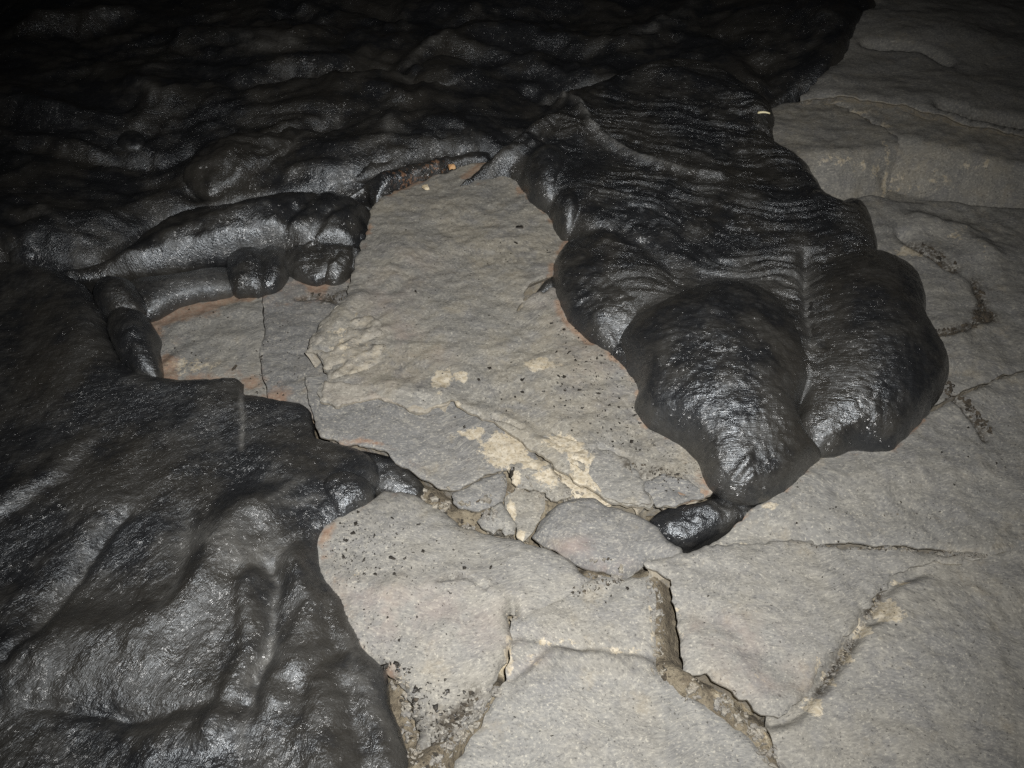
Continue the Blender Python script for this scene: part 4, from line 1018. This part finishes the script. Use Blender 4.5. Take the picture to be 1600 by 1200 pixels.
scatter("black_specks", "fine black specks scattered over the grey slabs", [
    (930, 600, 70, 90, 120, 0.0012, 0.004), (990, 680, 50, 30, 50, 0.0012, 0.004), (900, 520, 30, 40, 30, 0.0012, 0.004), (860, 620, 90, 60, 50, 0.001, 0.003), (700, 500, 160, 140, 70, 0.001, 0.0028), (740, 370, 110, 70, 40, 0.001, 0.003),
    (580, 850, 70, 50, 110, 0.001, 0.004), (680, 880, 110, 40, 50, 0.001, 0.003), (640, 980, 90, 60, 50, 0.001, 0.003), (690, 1110, 50, 50, 90, 0.0015, 0.005), (620, 1045, 24, 14, 24, 0.002, 0.006),
    (320, 530, 70, 50, 40, 0.001, 0.004), (440, 560, 40, 60, 50, 0.001, 0.004), (400, 600, 20, 18, 18, 0.0015, 0.005), (1050, 750, 50, 20, 40, 0.001, 0.004),
    (960, 610, 40, 110, 220, 0.0008, 0.0022), (885, 470, 25, 50, 60, 0.0008, 0.002), (1060, 715, 40, 30, 80, 0.0008, 0.002), (545, 860, 40, 60, 160, 0.0008, 0.0022), (590, 1000, 40, 50, 60, 0.0008, 0.002), (260, 540, 20, 40, 40, 0.0008, 0.002), (640, 1120, 60, 60, 120, 0.001, 0.004), (1250, 950, 160, 80, 30, 0.001, 0.003), (950, 1120, 150, 70, 14, 0.001, 0.003), (1330, 800, 200, 60, 24, 0.001, 0.004), (1530, 700, 60, 80, 20, 0.001, 0.004), (940, 940, 60, 30, 10, 0.001, 0.003)], M_FL, 5, 1.25)
def along(pts, w, n, r0, r1):
    out = []
    for (a, b) in zip(pts[:-1], pts[1:]):
        L = math.hypot(b[0] - a[0], b[1] - a[1])
        m = max(1, int(L / (2 * w)))
        for k in range(m + 1):
            t = k / m
            out.append((a[0] + (b[0] - a[0]) * t, a[1] + (b[1] - a[1]) * t, w, w, n, r0, r1))
    return out
cr = []
cr += along([(1450, 528), (1490, 518), (1522, 506)], 6, 14, 0.003, 0.010) + along([(1525, 450), (1534, 488)], 5, 14, 0.003, 0.010) + [(1537, 494, 16, 8, 60, 0.003, 0.013)]
cr += along([(1480, 598), (1512, 630), (1530, 655), (1546, 672)], 5, 14, 0.002, 0.009) + [(1484, 612, 8, 6, 20, 0.002, 0.008)] + along([(1440, 392), (1470, 405), (1490, 422)], 7, 14, 0.003, 0.011)
cr += along([(650, 758), (690, 785), (720, 808)], 9, 14, 0.002, 0.008) + along([(720, 805), (760, 800)], 8, 10, 0.002, 0.008)
cr += along([(930, 890), (965, 905), (900, 925)], 8, 8, 0.002, 0.006) + along([(1030, 1030), (1040, 1050)], 10, 10, 0.002, 0.008)
cr += along([(1270, 852), (1400, 857), (1540, 870)], 4, 3, 0.0015, 0.004) + along([(740, 1090), (700, 1150), (660, 1195)], 10, 9, 0.002, 0.008)
cr += along([(640, 1100), (630, 1150)], 14, 12, 0.002, 0.010) + along([(1290, 1065), (1330, 1010)], 6, 8, 0.0015, 0.005) + along([(1365, 945), (1375, 925)], 6, 8, 0.0015, 0.005)
cr += along([(1150, 1090), (1180, 1110)], 6, 5, 0.002, 0.006) + along([(990, 728), (1020, 735), (1060, 745)], 6, 8, 0.0015, 0.005) + along([(485, 462), (535, 468)], 6, 8, 0.002, 0.007)
scatter("crack_grit", "dark brown grit crumbs caught in the joints between slabs", cr, M_GR, 9)
M_RB = mat_slab("rubble_stone", base=(0.17, 0.16, 0.145), alt=(0.24, 0.21, 0.16), altmix=0.8)
rb = []
rb += along([(650, 755), (690, 785), (730, 812), (765, 800)], 14, 26, 0.003, 0.014) + along([(925, 888), (965, 904)], 10, 16, 0.003, 0.010) + along([(1020, 910), (1026, 960), (1030, 1045)], 12, 14, 0.002, 0.009)
rb += along([(1085, 1075), (1130, 1100), (1180, 1145), (1215, 1205)], 15, 22, 0.003, 0.013) + along([(625, 1065), (640, 1110), (648, 1180)], 14, 22, 0.003, 0.013) + along([(770, 1080), (720, 1150), (665, 1210)], 11, 22, 0.003, 0.012)
rb += along([(790, 745), (850, 770), (900, 775)], 12, 12, 0.003, 0.010) + along([(800, 955), (812, 968)], 8, 10, 0.002, 0.008) + along([(1275, 852), (1400, 857), (1540, 869)], 4, 4, 0.0015, 0.005) + along([(1290, 1065), (1330, 1005), (1365, 950)], 7, 8, 0.002, 0.007)
scatter("rubble", "pale and brown rubble filling the open joints between slabs", rb, M_RB, 14)
